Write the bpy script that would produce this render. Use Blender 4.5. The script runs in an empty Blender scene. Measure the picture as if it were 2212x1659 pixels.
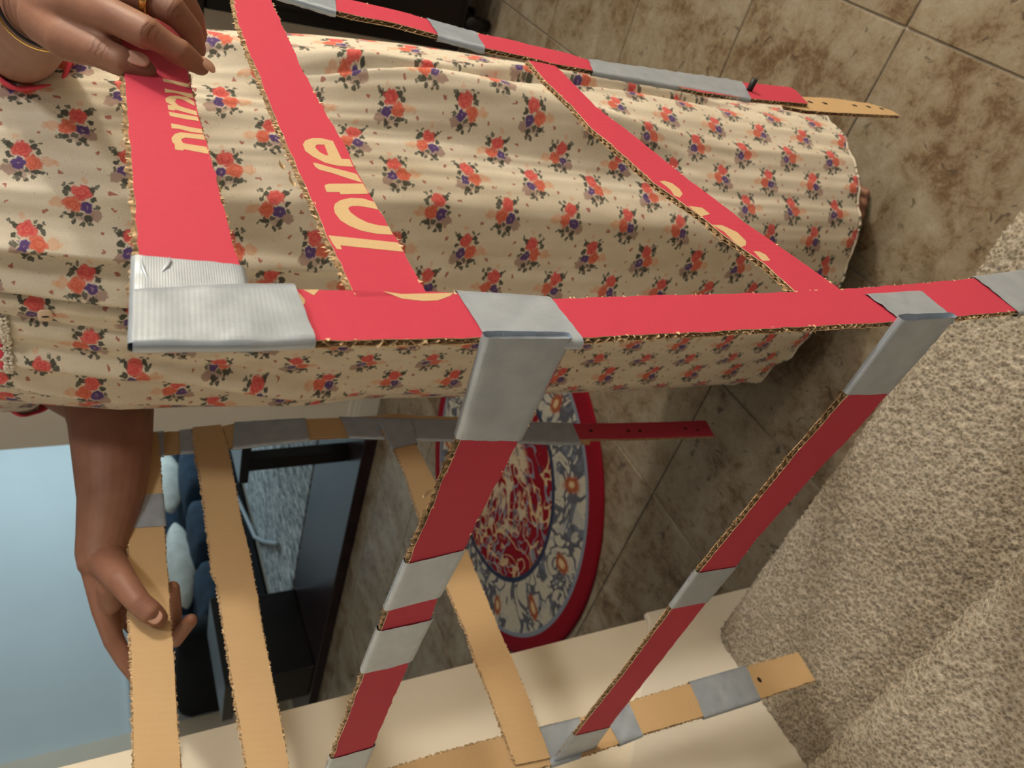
import bpy, math, random
import numpy as np
from mathutils import Vector, Matrix, noise

random.seed(7)
rng = np.random.default_rng(7)
SC = bpy.context.scene
COL = SC.collection
PI = math.pi

# ------------------------------------------------------------------ camera
cam_d = bpy.data.cameras.new('camera')
cam = bpy.data.objects.new('camera', cam_d)
COL.objects.link(cam)
ax_right = Vector((0.269212, -0.401643, -0.875333))        # the phone was held on its side: image right is nearly straight down
ax_up = Vector((0.773061, 0.632171, -0.052311))
ax_fwd = Vector((-0.574370, 0.662603, -0.480683))
M = Matrix((( ax_right.x, ax_up.x, -ax_fwd.x, 0.0),
            ( ax_right.y, ax_up.y, -ax_fwd.y, 0.0),
            ( ax_right.z, ax_up.z, -ax_fwd.z, 1.08),
            (0, 0, 0, 1)))
cam.matrix_world = M
cam_d.sensor_fit = 'HORIZONTAL'
cam_d.sensor_width = 36.0
cam_d.lens = 27.02
cam_d.clip_start = 0.02
cam_d.dof.use_dof = True
cam_d.dof.focus_distance = 0.50
cam_d.dof.aperture_fstop = 14.0
SC.camera = cam

# ------------------------------------------------------------------ world, lamps, exposure
world = bpy.data.worlds.new('world'); SC.world = world
world.use_nodes = True
bg = world.node_tree.nodes['Background']
bg.inputs[0].default_value = (1.0, 0.96, 0.90, 1)
bg.inputs[1].default_value = 0.11
SC.view_settings.view_transform = 'Standard'
SC.view_settings.look = 'None'
SC.view_settings.exposure = -0.06
SC.view_settings.gamma = 1.0
SC.view_settings.use_curve_mapping = False

def lamp(name, kind, loc, energy, color, size=0.1, aim=None, size_y=None):
    d = bpy.data.lights.new(name, kind); d.energy = energy; d.color = color
    if kind == 'AREA':
        d.shape = 'RECTANGLE'; d.size = size; d.size_y = size_y or size
    else:
        d.shadow_soft_size = size
    o = bpy.data.objects.new(name, d); COL.objects.link(o); o.location = loc
    if aim is not None:
        o.rotation_euler = (Vector(aim) - Vector(loc)).to_track_quat('-Z', 'Y').to_euler()
    return o
lamp('hall_ceiling_lamp', 'POINT', (2.2, 1.75, 2.15), 160, (1.0, 0.93, 0.82), 0.10)
lamp('stair_ceiling_lamp', 'POINT', (1.3, 0.42, 2.5), 72, (1.0, 0.94, 0.85), 0.16)
lamp('upper_stairs_lamp', 'POINT', (1.1, -0.9, 2.65), 15, (1.0, 0.94, 0.86), 0.2)
lamp('living_room_daylight', 'AREA', (-3.9, 7.15, 1.7), 120, (0.66, 0.88, 1.0), 1.8, (-5.8, 4.2, 1.0), 1.6)

# ------------------------------------------------------------------ node helpers
class V:
    """a value socket with arithmetic, for short procedural materials"""
    def __init__(s, nt, sock): s.nt, s.s = nt, sock
    def m(s, op, b=None, c=None, clamp=False):
        n = s.nt.nodes.new('ShaderNodeMath'); n.operation = op; n.use_clamp = clamp
        for i, v in enumerate((s, b, c)):
            if v is None: continue
            if isinstance(v, V): s.nt.links.new(v.s, n.inputs[i])
            else: n.inputs[i].default_value = v
        return V(s.nt, n.outputs[0])
    def __add__(s, o): return s.m('ADD', o)
    def __sub__(s, o): return s.m('SUBTRACT', o)
    def __mul__(s, o): return s.m('MULTIPLY', o)
    def __truediv__(s, o): return s.m('DIVIDE', o)
    def neg(s): return s.m('MULTIPLY', -1.0)

class Mat:
    def __init__(s, name, rough=0.6, metal=0.0, spec=0.4):
        s.m = bpy.data.materials.new(name); s.m.use_nodes = True
        s.nt = s.m.node_tree; s.b = s.nt.nodes['Principled BSDF']
        s.b.inputs['Roughness'].default_value = rough
        s.b.inputs['Metallic'].default_value = metal
        s.b.inputs['Specular IOR Level'].default_value = spec
    def n(s, t): return s.nt.nodes.new(t)
    def l(s, a, b): s.nt.links.new(a, b)
    def coord(s, out='Object'):
        t = s.n('ShaderNodeTexCoord'); return t.outputs[out]
    def uv(s):
        t = s.n('ShaderNodeUVMap'); t.uv_map = 'UVMap'; return t.outputs[0]
    def pos(s): return s.n('ShaderNodeNewGeometry').outputs['Position']
    def xyz(s, vec):
        n = s.n('ShaderNodeSeparateXYZ'); s.l(vec, n.inputs[0])
        return [V(s.nt, o) for o in n.outputs]
    def vec(s, x, y, z=0.0):
        n = s.n('ShaderNodeCombineXYZ')
        for i, v in enumerate((x, y, z)):
            if isinstance(v, V): s.l(v.s, n.inputs[i])
            else: n.inputs[i].default_value = v
        return n.outputs[0]
    def scale(s, vec, k):
        n = s.n('ShaderNodeMapping'); s.l(vec, n.inputs[0]); n.inputs['Scale'].default_value = k
        return n.outputs[0]
    def noise(s, vec, scale, detail=3, rough=0.55, col=False, dist=0.0):
        n = s.n('ShaderNodeTexNoise'); s.l(vec, n.inputs['Vector'])
        n.inputs['Scale'].default_value = scale; n.inputs['Detail'].default_value = detail
        n.inputs['Roughness'].default_value = rough; n.inputs['Distortion'].default_value = dist
        return n.outputs['Color'] if col else V(s.nt, n.outputs[0])
    def voro(s, vec, scale, feat='F1', out='Distance'):
        n = s.n('ShaderNodeTexVoronoi'); s.l(vec, n.inputs['Vector']); n.feature = feat
        n.inputs['Scale'].default_value = scale
        return n.outputs[out] if out == 'Color' else V(s.nt, n.outputs[out])
    def ramp(s, v, stops):
        n = s.n('ShaderNodeValToRGB'); s.l(v.s, n.inputs[0])
        e = n.color_ramp.elements
        while len(e) < len(stops): e.new(0.5)
        for el, (p, c) in zip(e, stops):
            el.position = p; el.color = (*c, 1)
        return n.outputs[0]
    def step(s, v, lo, hi):
        n = s.n('ShaderNodeMapRange'); n.interpolation_type = 'SMOOTHSTEP'; s.l(v.s, n.inputs[0])
        n.inputs[1].default_value = lo; n.inputs[2].default_value = hi
        return V(s.nt, n.outputs[0])
    def mix(s, f, a, b, mode='MIX'):
        n = s.n('ShaderNodeMix'); n.data_type = 'RGBA'; n.blend_type = mode
        if isinstance(f, V): s.l(f.s, n.inputs[0])
        else: n.inputs[0].default_value = f
        for i, c in ((6, a), (7, b)):
            if isinstance(c, tuple): n.inputs[i].default_value = (*c, 1)
            else: s.l(c, n.inputs[i])
        return n.outputs[2]
    def col(s, c):
        if isinstance(c, tuple): s.b.inputs['Base Color'].default_value = (*c, 1)
        else: s.l(c, s.b.inputs['Base Color'])
    def bump(s, v, strength=0.3, dist=0.001):
        n = s.n('ShaderNodeBump'); n.inputs['Strength'].default_value = strength
        n.inputs['Distance'].default_value = dist
        s.l(v.s, n.inputs['Height']); s.l(n.outputs[0], s.b.inputs['Normal'])

def plain(name, c, rough=0.6, metal=0.0, var=0.0, nscale=20, bump=0.0, bscale=200, spec=0.4):
    m = Mat(name, rough, metal, spec)
    if var:
        nz = m.noise(m.coord(), nscale, 4)
        lo = tuple(max(0, x * (1 - var)) for x in c); hi = tuple(min(1, x * (1 + var)) for x in c)
        m.col(m.ramp(nz, [(0.3, lo), (0.7, hi)]))
    else: m.col(c)
    if bump: m.bump(m.noise(m.coord(), bscale, 3), bump)
    return m.m

MT = {}
# cardboard
def paper(name, c, flute=0.05, speck=0.06):
    m = Mat(name, 0.66, spec=0.2)
    u = m.xyz(m.uv())
    fl = (u[0] * (2 * PI / 0.0072)).m('SINE')
    nz = m.noise(m.coord(), 900, 3)
    big = m.noise(m.coord(), 14, 3)
    g = nz * speck * 2 + big * flute * 2 + fl * (flute * 0.09)
    g = g + (1 - speck - flute)
    n = m.n('ShaderNodeVectorMath'); n.operation = 'SCALE'
    n.inputs[0].default_value = c; m.l(g.s, n.inputs['Scale'])
    m.l(n.outputs[0], m.b.inputs['Base Color'])
    m.bump(fl * 0.3 + nz * 0.5, 0.10, 0.0006)
    return m.m
MT['red'] = paper('red_printed_paper', (0.50, 0.046, 0.083), 0.02, 0.05)
MT['kraft'] = paper('kraft_paper', (0.545, 0.37, 0.195), 0.07, 0.07)
MT['print'] = paper('unprinted_tan_lettering', (0.57, 0.41, 0.225), 0.02, 0.14)
MT['core'] = plain('torn_corrugated_medium', (0.46, 0.32, 0.18), 0.8, var=0.6, nscale=420)
MT['liner'] = plain('torn_liner', (0.68, 0.50, 0.30), 0.8, var=0.35, nscale=150)
MT['hole'] = plain('dark_hole', (0.02, 0.012, 0.008), 0.9)

def tape_mat():
    m = Mat('silver_duct_tape', 0.33, 0.40, 0.5)
    u = m.xyz(m.uv())
    w = (u[0] * (2 * PI / 0.00105)).m('SINE') * 0.6 + (u[1] * (2 * PI / 0.0021)).m('SINE') * 0.25
    nz = m.noise(m.coord(), 60, 4)
    m.col(m.ramp(nz, [(0.25, (0.355, 0.415, 0.495)), (0.75, (0.46, 0.53, 0.625))]))
    m.bump(w * 0.4 + nz * 2.6, 0.22, 0.0005)
    return m.m
MT['tape'] = tape_mat()
MT['axle'] = plain('black_stick', (0.01, 0.01, 0.01), 0.45)
MT['axle_end'] = plain('pale_stick_end', (0.5, 0.42, 0.28), 0.7)

# skin
def skin_mat():
    m = Mat('skin', 0.50, spec=0.35)
    a = m.noise(m.coord(), 18, 4); f = m.noise(m.coord(), 420, 2)
    m.col(m.ramp(a, [(0.3, (0.225, 0.102, 0.066)), (0.7, (0.305, 0.150, 0.100))]))
    # creases across the knuckles, cut in along each finger's own direction
    P_ = m.pos(); tot = None
    for c, d, r in (((-0.1440, 0.4748, 1.0412), Vector((-0.1548, 0.4816, 1.0259)) - Vector((-0.1475, 0.5012, 1.0568)), .0085), ((-0.1362, 0.4970, 1.0270), Vector((-0.1498, 0.5068, 1.0173)) - Vector((-0.1375, 0.5178, 1.0427)), .0075),
                    ((-0.1629, 0.4948, 1.0662), Vector((-0.1691, 0.4937, 1.0535)) - Vector((-0.1712, 0.5244, 1.0796)), .0085), ((-0.7341, 0.5395, 1.0449), Vector((-0.7607, 0.5343, 1.0300)) - Vector((-0.7495, 0.5800, 1.0608)), .011)):
        vd = m.n('ShaderNodeVectorMath'); vd.operation = 'DISTANCE'; m.l(P_, vd.inputs[0]); vd.inputs[1].default_value = c
        dt = m.n('ShaderNodeVectorMath'); dt.operation = 'DOT_PRODUCT'; m.l(P_, dt.inputs[0]); dt.inputs[1].default_value = d.normalized()
        st = (V(m.nt, dt.outputs['Value']) * (2 * PI / .0031) + m.noise(P_, 130, 2) * 14).m('SINE')
        k = m.step(V(m.nt, vd.outputs['Value']), r, r * .25) * m.step(st, 0.1, 0.95)
        tot = k if tot is None else tot + k
    m.col(m.mix(tot * 0.55, m.ramp(a, [(0.3, (0.225, 0.102, 0.066)), (0.7, (0.305, 0.150, 0.100))]), (0.13, 0.045, 0.028)))  # darker in the knuckle creases: their shade painted into the skin colour
    m.b.inputs['Subsurface Weight'].default_value = 0.06
    m.b.inputs['Subsurface Radius'].default_value = (0.004, 0.0015, 0.0008)
    wr = m.voro(m.scale(m.coord(), (1, 1, 1)), 260)
    m.bump(f * 0.6 + wr * 0.5 - tot * 1.2, 0.22, 0.0008)
    return m.m
MT['skin'] = skin_mat()
MT['nail'] = plain('fingernail', (0.60, 0.36, 0.28), 0.28)
MT['nail_tip'] = plain('nail_tip', (0.75, 0.62, 0.50), 0.35)
MT['hair'] = plain('black_hair', (0.012, 0.010, 0.009), 0.45, var=0.4, nscale=60)
MT['gold'] = plain('gold', (0.80, 0.55, 0.18), 0.22, 1.0)
MT['black_thread'] = plain('black_bracelet', (0.02, 0.018, 0.02), 0.5)
MT['eye'] = plain('eye', (0.7, 0.68, 0.65), 0.2)
MT['pink_trim'] = plain('pink_red_trim', (0.72, 0.07, 0.12), 0.75, var=0.12, nscale=90)
MT['lace'] = plain('white_lace', (0.75, 0.70, 0.60), 0.85, var=0.15, nscale=200)
MT['button'] = plain('cream_button', (0.68, 0.52, 0.38), 0.35)

# flower print
def dress_mat():
    m = Mat('cream_floral_cotton', 0.82, spec=0.2)
    uv = m.uv()
    nzc = m.noise(m.scale(uv, (1, 1, 1)), 170, 2, col=True)
    sb = m.n('ShaderNodeVectorMath'); sb.operation = 'SUBTRACT'; m.l(nzc, sb.inputs[0]); sb.inputs[1].default_value = (0.5, 0.5, 0.5)
    sc = m.n('ShaderNodeVectorMath'); sc.operation = 'SCALE'; m.l(sb.outputs[0], sc.inputs[0]); sc.inputs['Scale'].default_value = 0.0095
    ad = m.n('ShaderNodeVectorMath'); ad.operation = 'ADD'; m.l(uv, ad.inputs[0]); m.l(sc.outputs[0], ad.inputs[1])
    c = m.xyz(ad.outputs[0])
    PX, PY = 0.083, 0.0775
    fine = m.noise(uv, 900, 2); mid = m.noise(uv, 330, 2); big = m.noise(m.scale(uv, (1, 0.35, 1)), 45, 3)
    base = m.ramp(fine * 0.5 + big * 0.5, [(0.32, (0.60, 0.53, 0.41)), (0.62, (0.75, 0.69, 0.575))])
    # faint warm streaks and scattered specks
    sp = m.voro(m.scale(uv, (1, 1, 1)), 230)
    base = m.mix((m.step(sp, 0.16, 0.08) * m.step(mid, 0.50, 0.60)) * 0.75, base, (0.25, 0.14, 0.08))
    ROSE, CORAL, PURP = (0.62, 0.085, 0.085), (0.60, 0.13, 0.075), (0.105, 0.060, 0.20)
    LEAF, MAUV, ORNG, DK = (0.060, 0.066, 0.050), (0.30, 0.17, 0.15), (0.68, 0.30, 0.14), (0.33, 0.045, 0.035)
    discs = [(.0185, .001, .0058, ORNG, .50), (.0240, .002, .0036, ORNG, .42), (-.0045, -.0225, .003, ORNG, .40),
             (-.0125, .0105, .0062, MAUV, .75), (-.0040, .0135, .0058, MAUV, .6), (.0045, .0125, .0040, MAUV, .5),
             (-.0090, -.0125, .0036, LEAF, .95), (-.0120, -.0150, .0026, LEAF, .9), (.0085, -.0130, .0034, LEAF, .95), (.0115, -.0085, .0030, LEAF, .9),
             (-.0110, -.0040, .0032, LEAF, .95), (-.0130, .0030, .0024, LEAF, .85), (-.0050, .0150, .0036, LEAF, .95), (.0080, .0120, .0036, LEAF, .95),
             (.0120, .0115, .0026, LEAF, .9), (-.0010, .0200, .0026, LEAF, .9), (-.0070, .0195, .0022, LEAF, .85), (.0060, .0175, .0024, LEAF, .9),
             (.0015, .0105, .0028, LEAF, .85), (.0060, -.0185, .0022, LEAF, .8), (-.0150, -.0175, .0018, LEAF, .8), (.0125, -.0170, .0020, LEAF, .8), (.0155, .0140, .0018, LEAF, .8),
             (-.0255, -.0110, .0022, DK, .8), (-.0260, .0040, .0017, DK, .75), (.0285, .0100, .0022, DK, .75),
             (-.0012, -.0100, .0086, ROSE, 1), (.0068, .0020, .0082, CORAL, 1), (-.0050, .0040, .0062, PURP, 1),
             (-.0050, .0040, .0013, (0.42, 0.3, 0.36), .6)]
    colr = base
    for sx, ou, ov in ((1, 0.0, 0.0), (-1, PX / 2, PY / 2)):
        # local coordinates inside one repeat, centred
        fx = ((c[1].neg() + ou) / PX).m('FLOORED_MODULO', 1.0)
        fy = ((c[0].neg() + ov) / PY).m('FLOORED_MODULO', 1.0)
        lx = (fx - 0.5) * (PX * sx); ly = (fy - 0.5) * PY
        for (x, y, r, cc, a) in discs:
            d = ((lx - x).m('POWER', 2.0) + (ly - y).m('POWER', 2.0)).m('SQRT')
            r = r * 0.92
            mask = m.step(d, r * 1.12, r * 0.80)
            if cc in (ROSE, CORAL):
                rr = m.step((d * (2 * PI / 0.0036) + mid * 9).m('SINE'), -0.2, 0.9)
                cc = m.mix(rr * 0.42, cc, (0.80, 0.26, 0.20))
            colr = m.mix(mask * a, colr, cc)
    m.col(colr)
    weave = m.noise(uv, 1500, 2)
    m.bump(weave, 0.25, 0.0006)
    m.b.inputs['Sheen Weight'].default_value = 0.15
    return m.m
MT['dress'] = dress_mat()

# setting
def tile_mat():
    m = Mat('mottled_brown_tile', 0.42, spec=0.35)
    p = m.pos()
    oi = m.n('ShaderNodeObjectInfo')
    off = m.n('ShaderNodeVectorMath'); off.operation = 'SCALE'; off.inputs[0].default_value = (17.0, 31.0, 11.0)
    m.l(oi.outputs['Random'], off.inputs['Scale'])
    ad = m.n('ShaderNodeVectorMath'); ad.operation = 'ADD'; m.l(p, ad.inputs[0]); m.l(off.outputs[0], ad.inputs[1])
    q = ad.outputs[0]
    a = m.noise(m.scale(q, (1, .75, 1)), 8, 8, 0.72, dist=0.25); b = m.noise(q, 30, 8, 0.78, dist=0.5); f = m.noise(q, 190, 3, 0.7)
    v = a * 0.50 + b * 0.38 + f * 0.12
    col = m.ramp(v, [(0.36, (0.060, 0.034, 0.016)), (0.44, (0.150, 0.100, 0.055)), (0.495, (0.230, 0.182, 0.120)),
                     (0.56, (0.280, 0.238, 0.172)), (0.66, (0.36, 0.318, 0.245))])
    dk = m.step(m.noise(q, 38, 4, 0.6, dist=0.8), 0.62, 0.70)
    col = m.mix(dk * 0.75, col, (0.055, 0.038, 0.026))
    m.col(col)
    m.bump(v, 0.25, 0.002)
    return m.m
MT['tile'] = tile_mat()
MT['grout'] = plain('grout', (0.38, 0.34, 0.27), 0.9, var=0.2, nscale=40)
MT['cream_wall'] = plain('cream_paint', (0.85, 0.77, 0.62), 0.75, var=0.02, nscale=6, bump=0.05, bscale=90)
MT['white_trim'] = plain('white_trim_paint', (0.86, 0.80, 0.69), 0.42, var=0.02, nscale=10)
MT['blue_wall'] = plain('pale_blue_paint', (0.62, 0.67, 0.68), 0.8, var=0.02, nscale=3)
def carpet_mat():
    m = Mat('beige_carpet', 0.95, spec=0.1)
    p = m.pos()
    v = m.voro(m.scale(p, (1, 1, 1)), 210); n = m.noise(p, 330, 3, 0.6, dist=1.5); b = m.noise(p, 9, 3)
    g = n * 0.55 + v * 0.55 + b * 0.22
    m.col(m.ramp(g, [(0.28, (0.135, 0.104, 0.070)), (0.52, (0.345, 0.290, 0.217)), (0.80, (0.585, 0.525, 0.43))]))
    m.bump(n + v.neg(), 0.7, 0.004)
    return m.m
MT['carpet'] = carpet_mat()
MT['dark_wood'] = plain('glossy_dark_wood', (0.020, 0.010, 0.012), 0.26, var=0.4, nscale=5, spec=0.22)
MT['black_wood'] = plain('black_lacquered_wood', (0.006, 0.004, 0.004), 0.28, var=0.2, nscale=8)
MT['navy'] = plain('navy_upholstery', (0.020, 0.040, 0.068), 0.9, var=0.3, nscale=12, bump=0.3, bscale=120)
MT['dark_base'] = plain('black_sofa_base', (0.004, 0.005, 0.007), 0.9)
MT['pillow'] = plain('ivory_pillow', (0.60, 0.60, 0.54), 0.85, var=0.14, nscale=14, bump=0.2, bscale=60)
MT['grey_strip'] = plain('pale_grey_cable', (0.32, 0.36, 0.38), 0.5)
def carpet2():
    m = Mat('grey_mottled_area_rug', 0.95, spec=0.1)
    p = m.pos()
    a = m.noise(m.scale(p, (2.2, 1, 1)), 11, 5, 0.7, dist=1.0)
    m.col(m.ramp(a, [(0.38, (0.10, 0.12, 0.13)), (0.5, (0.34, 0.37, 0.37)), (0.62, (0.62, 0.66, 0.66))]))
    m.bump(a, 0.3, 0.004)
    return m.m
MT['area_rug'] = carpet2()
def rug_mat():
    m = Mat('round_oriental_rug_pile', 0.95, spec=0.1)
    u = m.xyz(m.uv())                      # unit disc coordinates
    r = (u[0] * u[0] + u[1] * u[1]).m('SQRT')
    p = m.vec(u[0], u[1])
    ang = u[1].m('ARCTAN2', u[0])
    RED, CREAM, NAVY, SLATE, RUST, SAND = (0.23, 0.008, 0.018), (0.50, 0.47, 0.39), (0.030, 0.042, 0.085), (0.22, 0.26, 0.33), (0.33, 0.085, 0.035), (0.62, 0.47, 0.27)
    wob = m.noise(p, 9, 2)
    # red field with scrolls
    s1 = m.noise(p, 4.2, 1, dist=2.0)
    scr = m.step((s1 - 0.5).m('ABSOLUTE'), 0.046, 0.022)
    scr2 = m.step((m.noise(p, 5.6, 1, dist=1.5) - 0.47).m('ABSOLUTE'), 0.036, 0.016)
    fl = m.step(m.voro(p, 9.0), 0.27, 0.16)
    field = m.mix(scr * 0.9, RED, SLATE)
    field = m.mix(scr2 * 0.9, field, SAND)
    cen = m.step(r, 0.36, 0.30)
    s3 = m.step(m.noise(p, 8.5, 2, dist=1.2), 0.50, 0.56)
    field = m.mix(cen * s3, field, (0.55, 0.46, 0.33))
    field = m.mix(fl * 0.55, field, NAVY)
    # cream border with blue and rust bouquets repeated round it
    a8 = ((ang * (11 / (2 * PI))).m('FLOORED_MODULO', 1.0) - 0.5) * 0.46
    rb = r - 0.73
    d1 = ((a8 * a8) * 2.2 + (rb - 0.02).m('POWER', 2.0)).m('SQRT')
    n2 = m.noise(p, 5.5, 2, dist=1.3)
    bord = m.mix(m.step((n2 - 0.5).m('ABSOLUTE'), 0.060, 0.030) * 0.85, CREAM, NAVY)
    bord = m.mix(m.step(m.noise(p, 9, 2, dist=0.8), 0.56, 0.62) * 0.35, bord, SLATE)
    bord = m.mix(m.step(d1 + wob * 0.08, 0.125, 0.085), bord, RUST)
    bord = m.mix(m.step(d1 + wob * 0.06, 0.070, 0.045), bord, SAND)
    col = m.mix(m.step(r, 0.555, 0.565), field, NAVY)
    col = m.mix(m.step(r, 0.585, 0.595), col, bord)
    col = m.mix(m.step(r, 0.868, 0.876), col, SLATE)
    col = m.mix(m.step(r, 0.892, 0.900), col, RED)
    fz = m.noise(m.pos(), 240, 2)
    col = m.mix(0.55, col, m.ramp(fz, [(0.3, (0.55, 0.55, 0.55)), (0.7, (1, 1, 1))]), 'MULTIPLY')
    m.col(col); m.bump(fz, 0.5, 0.003)
    return m.m
MT['rug'] = rug_mat()
MT['glass'] = plain('bottle_green_glass', (0.03, 0.06, 0.05), 0.08)
MT['steel'] = plain('dull_steel', (0.5, 0.5, 0.5), 0.3, 1.0)

# ------------------------------------------------------------------ mesh helpers
WORLD = {}                                   # object -> world location (no rotations are used)
def empty(name, loc, label=None, cat=None, group=None, kind=None):
    o = bpy.data.objects.new(name, None); COL.objects.link(o)
    o.location = loc; WORLD[o] = Vector(loc); o.empty_display_size = 0.05
    props(o, label, cat, group, kind); return o
def props(o, label=None, cat=None, group=None, kind=None):
    if label: o['label'] = label
    if cat: o['category'] = cat
    if group: o['group'] = group
    if kind: o['kind'] = kind
    return o
class MB:
    def __init__(s): s.v, s.f, s.mi, s.uv = [], [], [], {}
    def add(s, verts, faces, mi=0, uvs=None):
        o = len(s.v); s.v += [tuple(x) for x in verts]
        for k, f in enumerate(faces):
            s.f.append([i + o for i in f]); s.mi.append(mi)
            if uvs is not None: s.uv[len(s.f) - 1] = [uvs[i] for i in f]
        return s
    def box(s, lo, hi, mi=0):
        x0, y0, z0 = lo; x1, y1, z1 = hi
        v = [(x0, y0, z0), (x1, y0, z0), (x1, y1, z0), (x0, y1, z0), (x0, y0, z1), (x1, y0, z1), (x1, y1, z1), (x0, y1, z1)]
        return s.add(v, [(0, 3, 2, 1), (4, 5, 6, 7), (0, 1, 5, 4), (1, 2, 6, 5), (2, 3, 7, 6), (3, 0, 4, 7)], mi)
    def grid(s, P, mi=0, closed=False, uvs=None):
        """P: rows x cols of points"""
        R, Cn = len(P), len(P[0])
        v = [p for row in P for p in row]; f = []
        for i in range(R - 1):
            for j in range(Cn if closed else Cn - 1):
                k = (j + 1) % Cn
                f.append((i * Cn + j, i * Cn + k, (i + 1) * Cn + k, (i + 1) * Cn + j))
        u = [q for row in uvs for q in row] if uvs is not None else None
        return s.add(v, f, mi, u)
    def tube(s, pts, rad, seg=16, mi=0, caps=True, flat=1.0, flat_dir=None):
        """lofted tapered tube with round ends; flat squeezes it along flat_dir"""
        pts = [Vector(p) for p in pts]; rings = []
        n = len(pts); T = []
        for i in range(n):
            t = (pts[min(i + 1, n - 1)] - pts[max(i - 1, 0)]).normalized(); T.append(t)
        up = Vector(flat_dir) if flat_dir is not None else (Vector((0, 0, 1)) if abs(T[0].z) < 0.9 else Vector((1, 0, 0)))
        def ring(c, t, r):
            a = t.cross(up);
            if a.length < 1e-6: a = t.cross(Vector((0, 1, 0.3)))
            a.normalize(); b = a.cross(t).normalized()
            return [c + (a * math.cos(q) + b * math.sin(q) * flat) * r for q in (2 * PI * k / seg for k in range(seg))]
        if caps:
            for q in (0.99, 0.75, 0.45):
                rings.append(ring(pts[0] - T[0] * rad[0] * math.sin(q * PI / 2), T[0], rad[0] * math.cos(q * PI / 2)))
        for i in range(n): rings.append(ring(pts[i], T[i], rad[i]))
        if caps:
            for q in (0.45, 0.75, 0.99):
                rings.append(ring(pts[-1] + T[-1] * rad[-1] * math.sin(q * PI / 2), T[-1], rad[-1] * math.cos(q * PI / 2)))
        o = len(s.v); s.grid(rings, mi, closed=True)
        k = len(s.v)
        s.add([], [])
        s.f.append([o + j for j in range(seg)][::-1]); s.mi.append(mi)
        s.f.append([k - seg + j for j in range(seg)]); s.mi.append(mi)
        return s
    def ellipsoid(s, c, ax, seg=24, rings=14, mi=0, power=1.0):
        """ax: three half-axis vectors"""
        c = Vector(c); a, b, d = (Vector(x) for x in ax); P = []
        def sg(v): return math.copysign(abs(v) ** power, v)
        for i in range(rings + 1):
            t = -PI / 2 + PI * i / rings; row = []
            t = max(-PI / 2 + 0.01, min(PI / 2 - 0.01, t))
            for j in range(seg):
                q = 2 * PI * j / seg
                row.append(c + a * sg(math.cos(t)) * sg(math.cos(q)) + b * sg(math.cos(t)) * sg(math.sin(q)) + d * sg(math.sin(t)))
            P.append(row)
        o = len(s.v); s.grid(P, mi, closed=True); k = len(s.v)
        s.f.append([o + j for j in range(seg)][::-1]); s.mi.append(mi)
        s.f.append([k - seg + j for j in range(seg)]); s.mi.append(mi)
        return s
    def mesh(s, name, off):
        me = bpy.data.meshes.new(name)
        me.from_pydata([(x - off[0], y - off[1], z - off[2]) for x, y, z in s.v], [], s.f)
        me.polygons.foreach_set('material_index', s.mi)
        if s.uv:
            uvl = me.uv_layers.new(name='UVMap')
            for pi, us in s.uv.items():
                p = me.polygons[pi]
                for k, li in enumerate(p.loop_indices): uvl.data[li].uv = us[k]
        return me
    def build(s, name, mats, parent=None, smooth=False, base=False, **pr):
        a = np.array(s.v); lo, hi = a.min(0), a.max(0)
        off = Vector(((lo[0] + hi[0]) / 2, (lo[1] + hi[1]) / 2, lo[2] if base else (lo[2] + hi[2]) / 2))
        me = s.mesh(name, off)
        for mm in (mats if isinstance(mats, (list, tuple)) else [mats]): me.materials.append(MT[mm] if isinstance(mm, str) else mm)
        if smooth: me.polygons.foreach_set('use_smooth', [True] * len(me.polygons))
        me.update()
        return link(name, me, off, parent, **pr)
def link(name, me, off, parent=None, **pr):
    o = bpy.data.objects.new(name, me); COL.objects.link(o)
    WORLD[o] = Vector(off)
    if parent is not None:
        o.parent = parent; o.location = Vector(off) - WORLD[parent]
    else: o.location = off
    props(o, **pr); return o
def bevel_mod(o, w, seg=2):
    b = o.modifiers.new('bevel', 'BEVEL'); b.width = w; b.segments = seg; b.limit_method = 'ANGLE'; return o
def nz(p, s=1.0): return noise.noise(Vector(p) * s)

# ------------------------------------------------------------------ floor: mortar bed and every tile
floor = MB().box((-6.3, 0.30, -0.05), (2.6, 7.3, -0.004)).build('floor', 'grout', kind='structure')
TS = 0.331; X0, Y0 = -0.0885, 0.850
tm = MB(); g = 0.0016; b = 0.0016; h = TS / 2 - g
tm.add([(-h + b, -h + b, 0), (h - b, -h + b, 0), (h - b, h - b, 0), (-h + b, h - b, 0),
        (-h, -h, -b), (h, -h, -b), (h, h, -b), (-h, h, -b),
        (-h, -h, -.010), (h, -h, -.010), (h, h, -.010), (-h, h, -.010)],
       [(0, 1, 2, 3)] + [(4 + i, 4 + (i + 1) % 4, (i + 1) % 4, i) for i in range(4)] + [(8 + i, 8 + (i + 1) % 4, 4 + (i + 1) % 4, 4 + i) for i in range(4)])
tile_me = tm.mesh('tile', (0, 0, 0)); tile_me.materials.append(MT['tile'])
for i in range(-18, 4):
    for j in range(-1, 8):
        cx, cy = X0 + (i + .5) * TS, Y0 + (j + .5) * TS
        if cy > 2.4 and cx > -2.2: continue
        if cy < 0.50: continue
        if cx > -1.1 and cy > 2.4: continue
        link('tile', tile_me, (cx, cy, random.uniform(-.0004, .0006)), floor)

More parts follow.
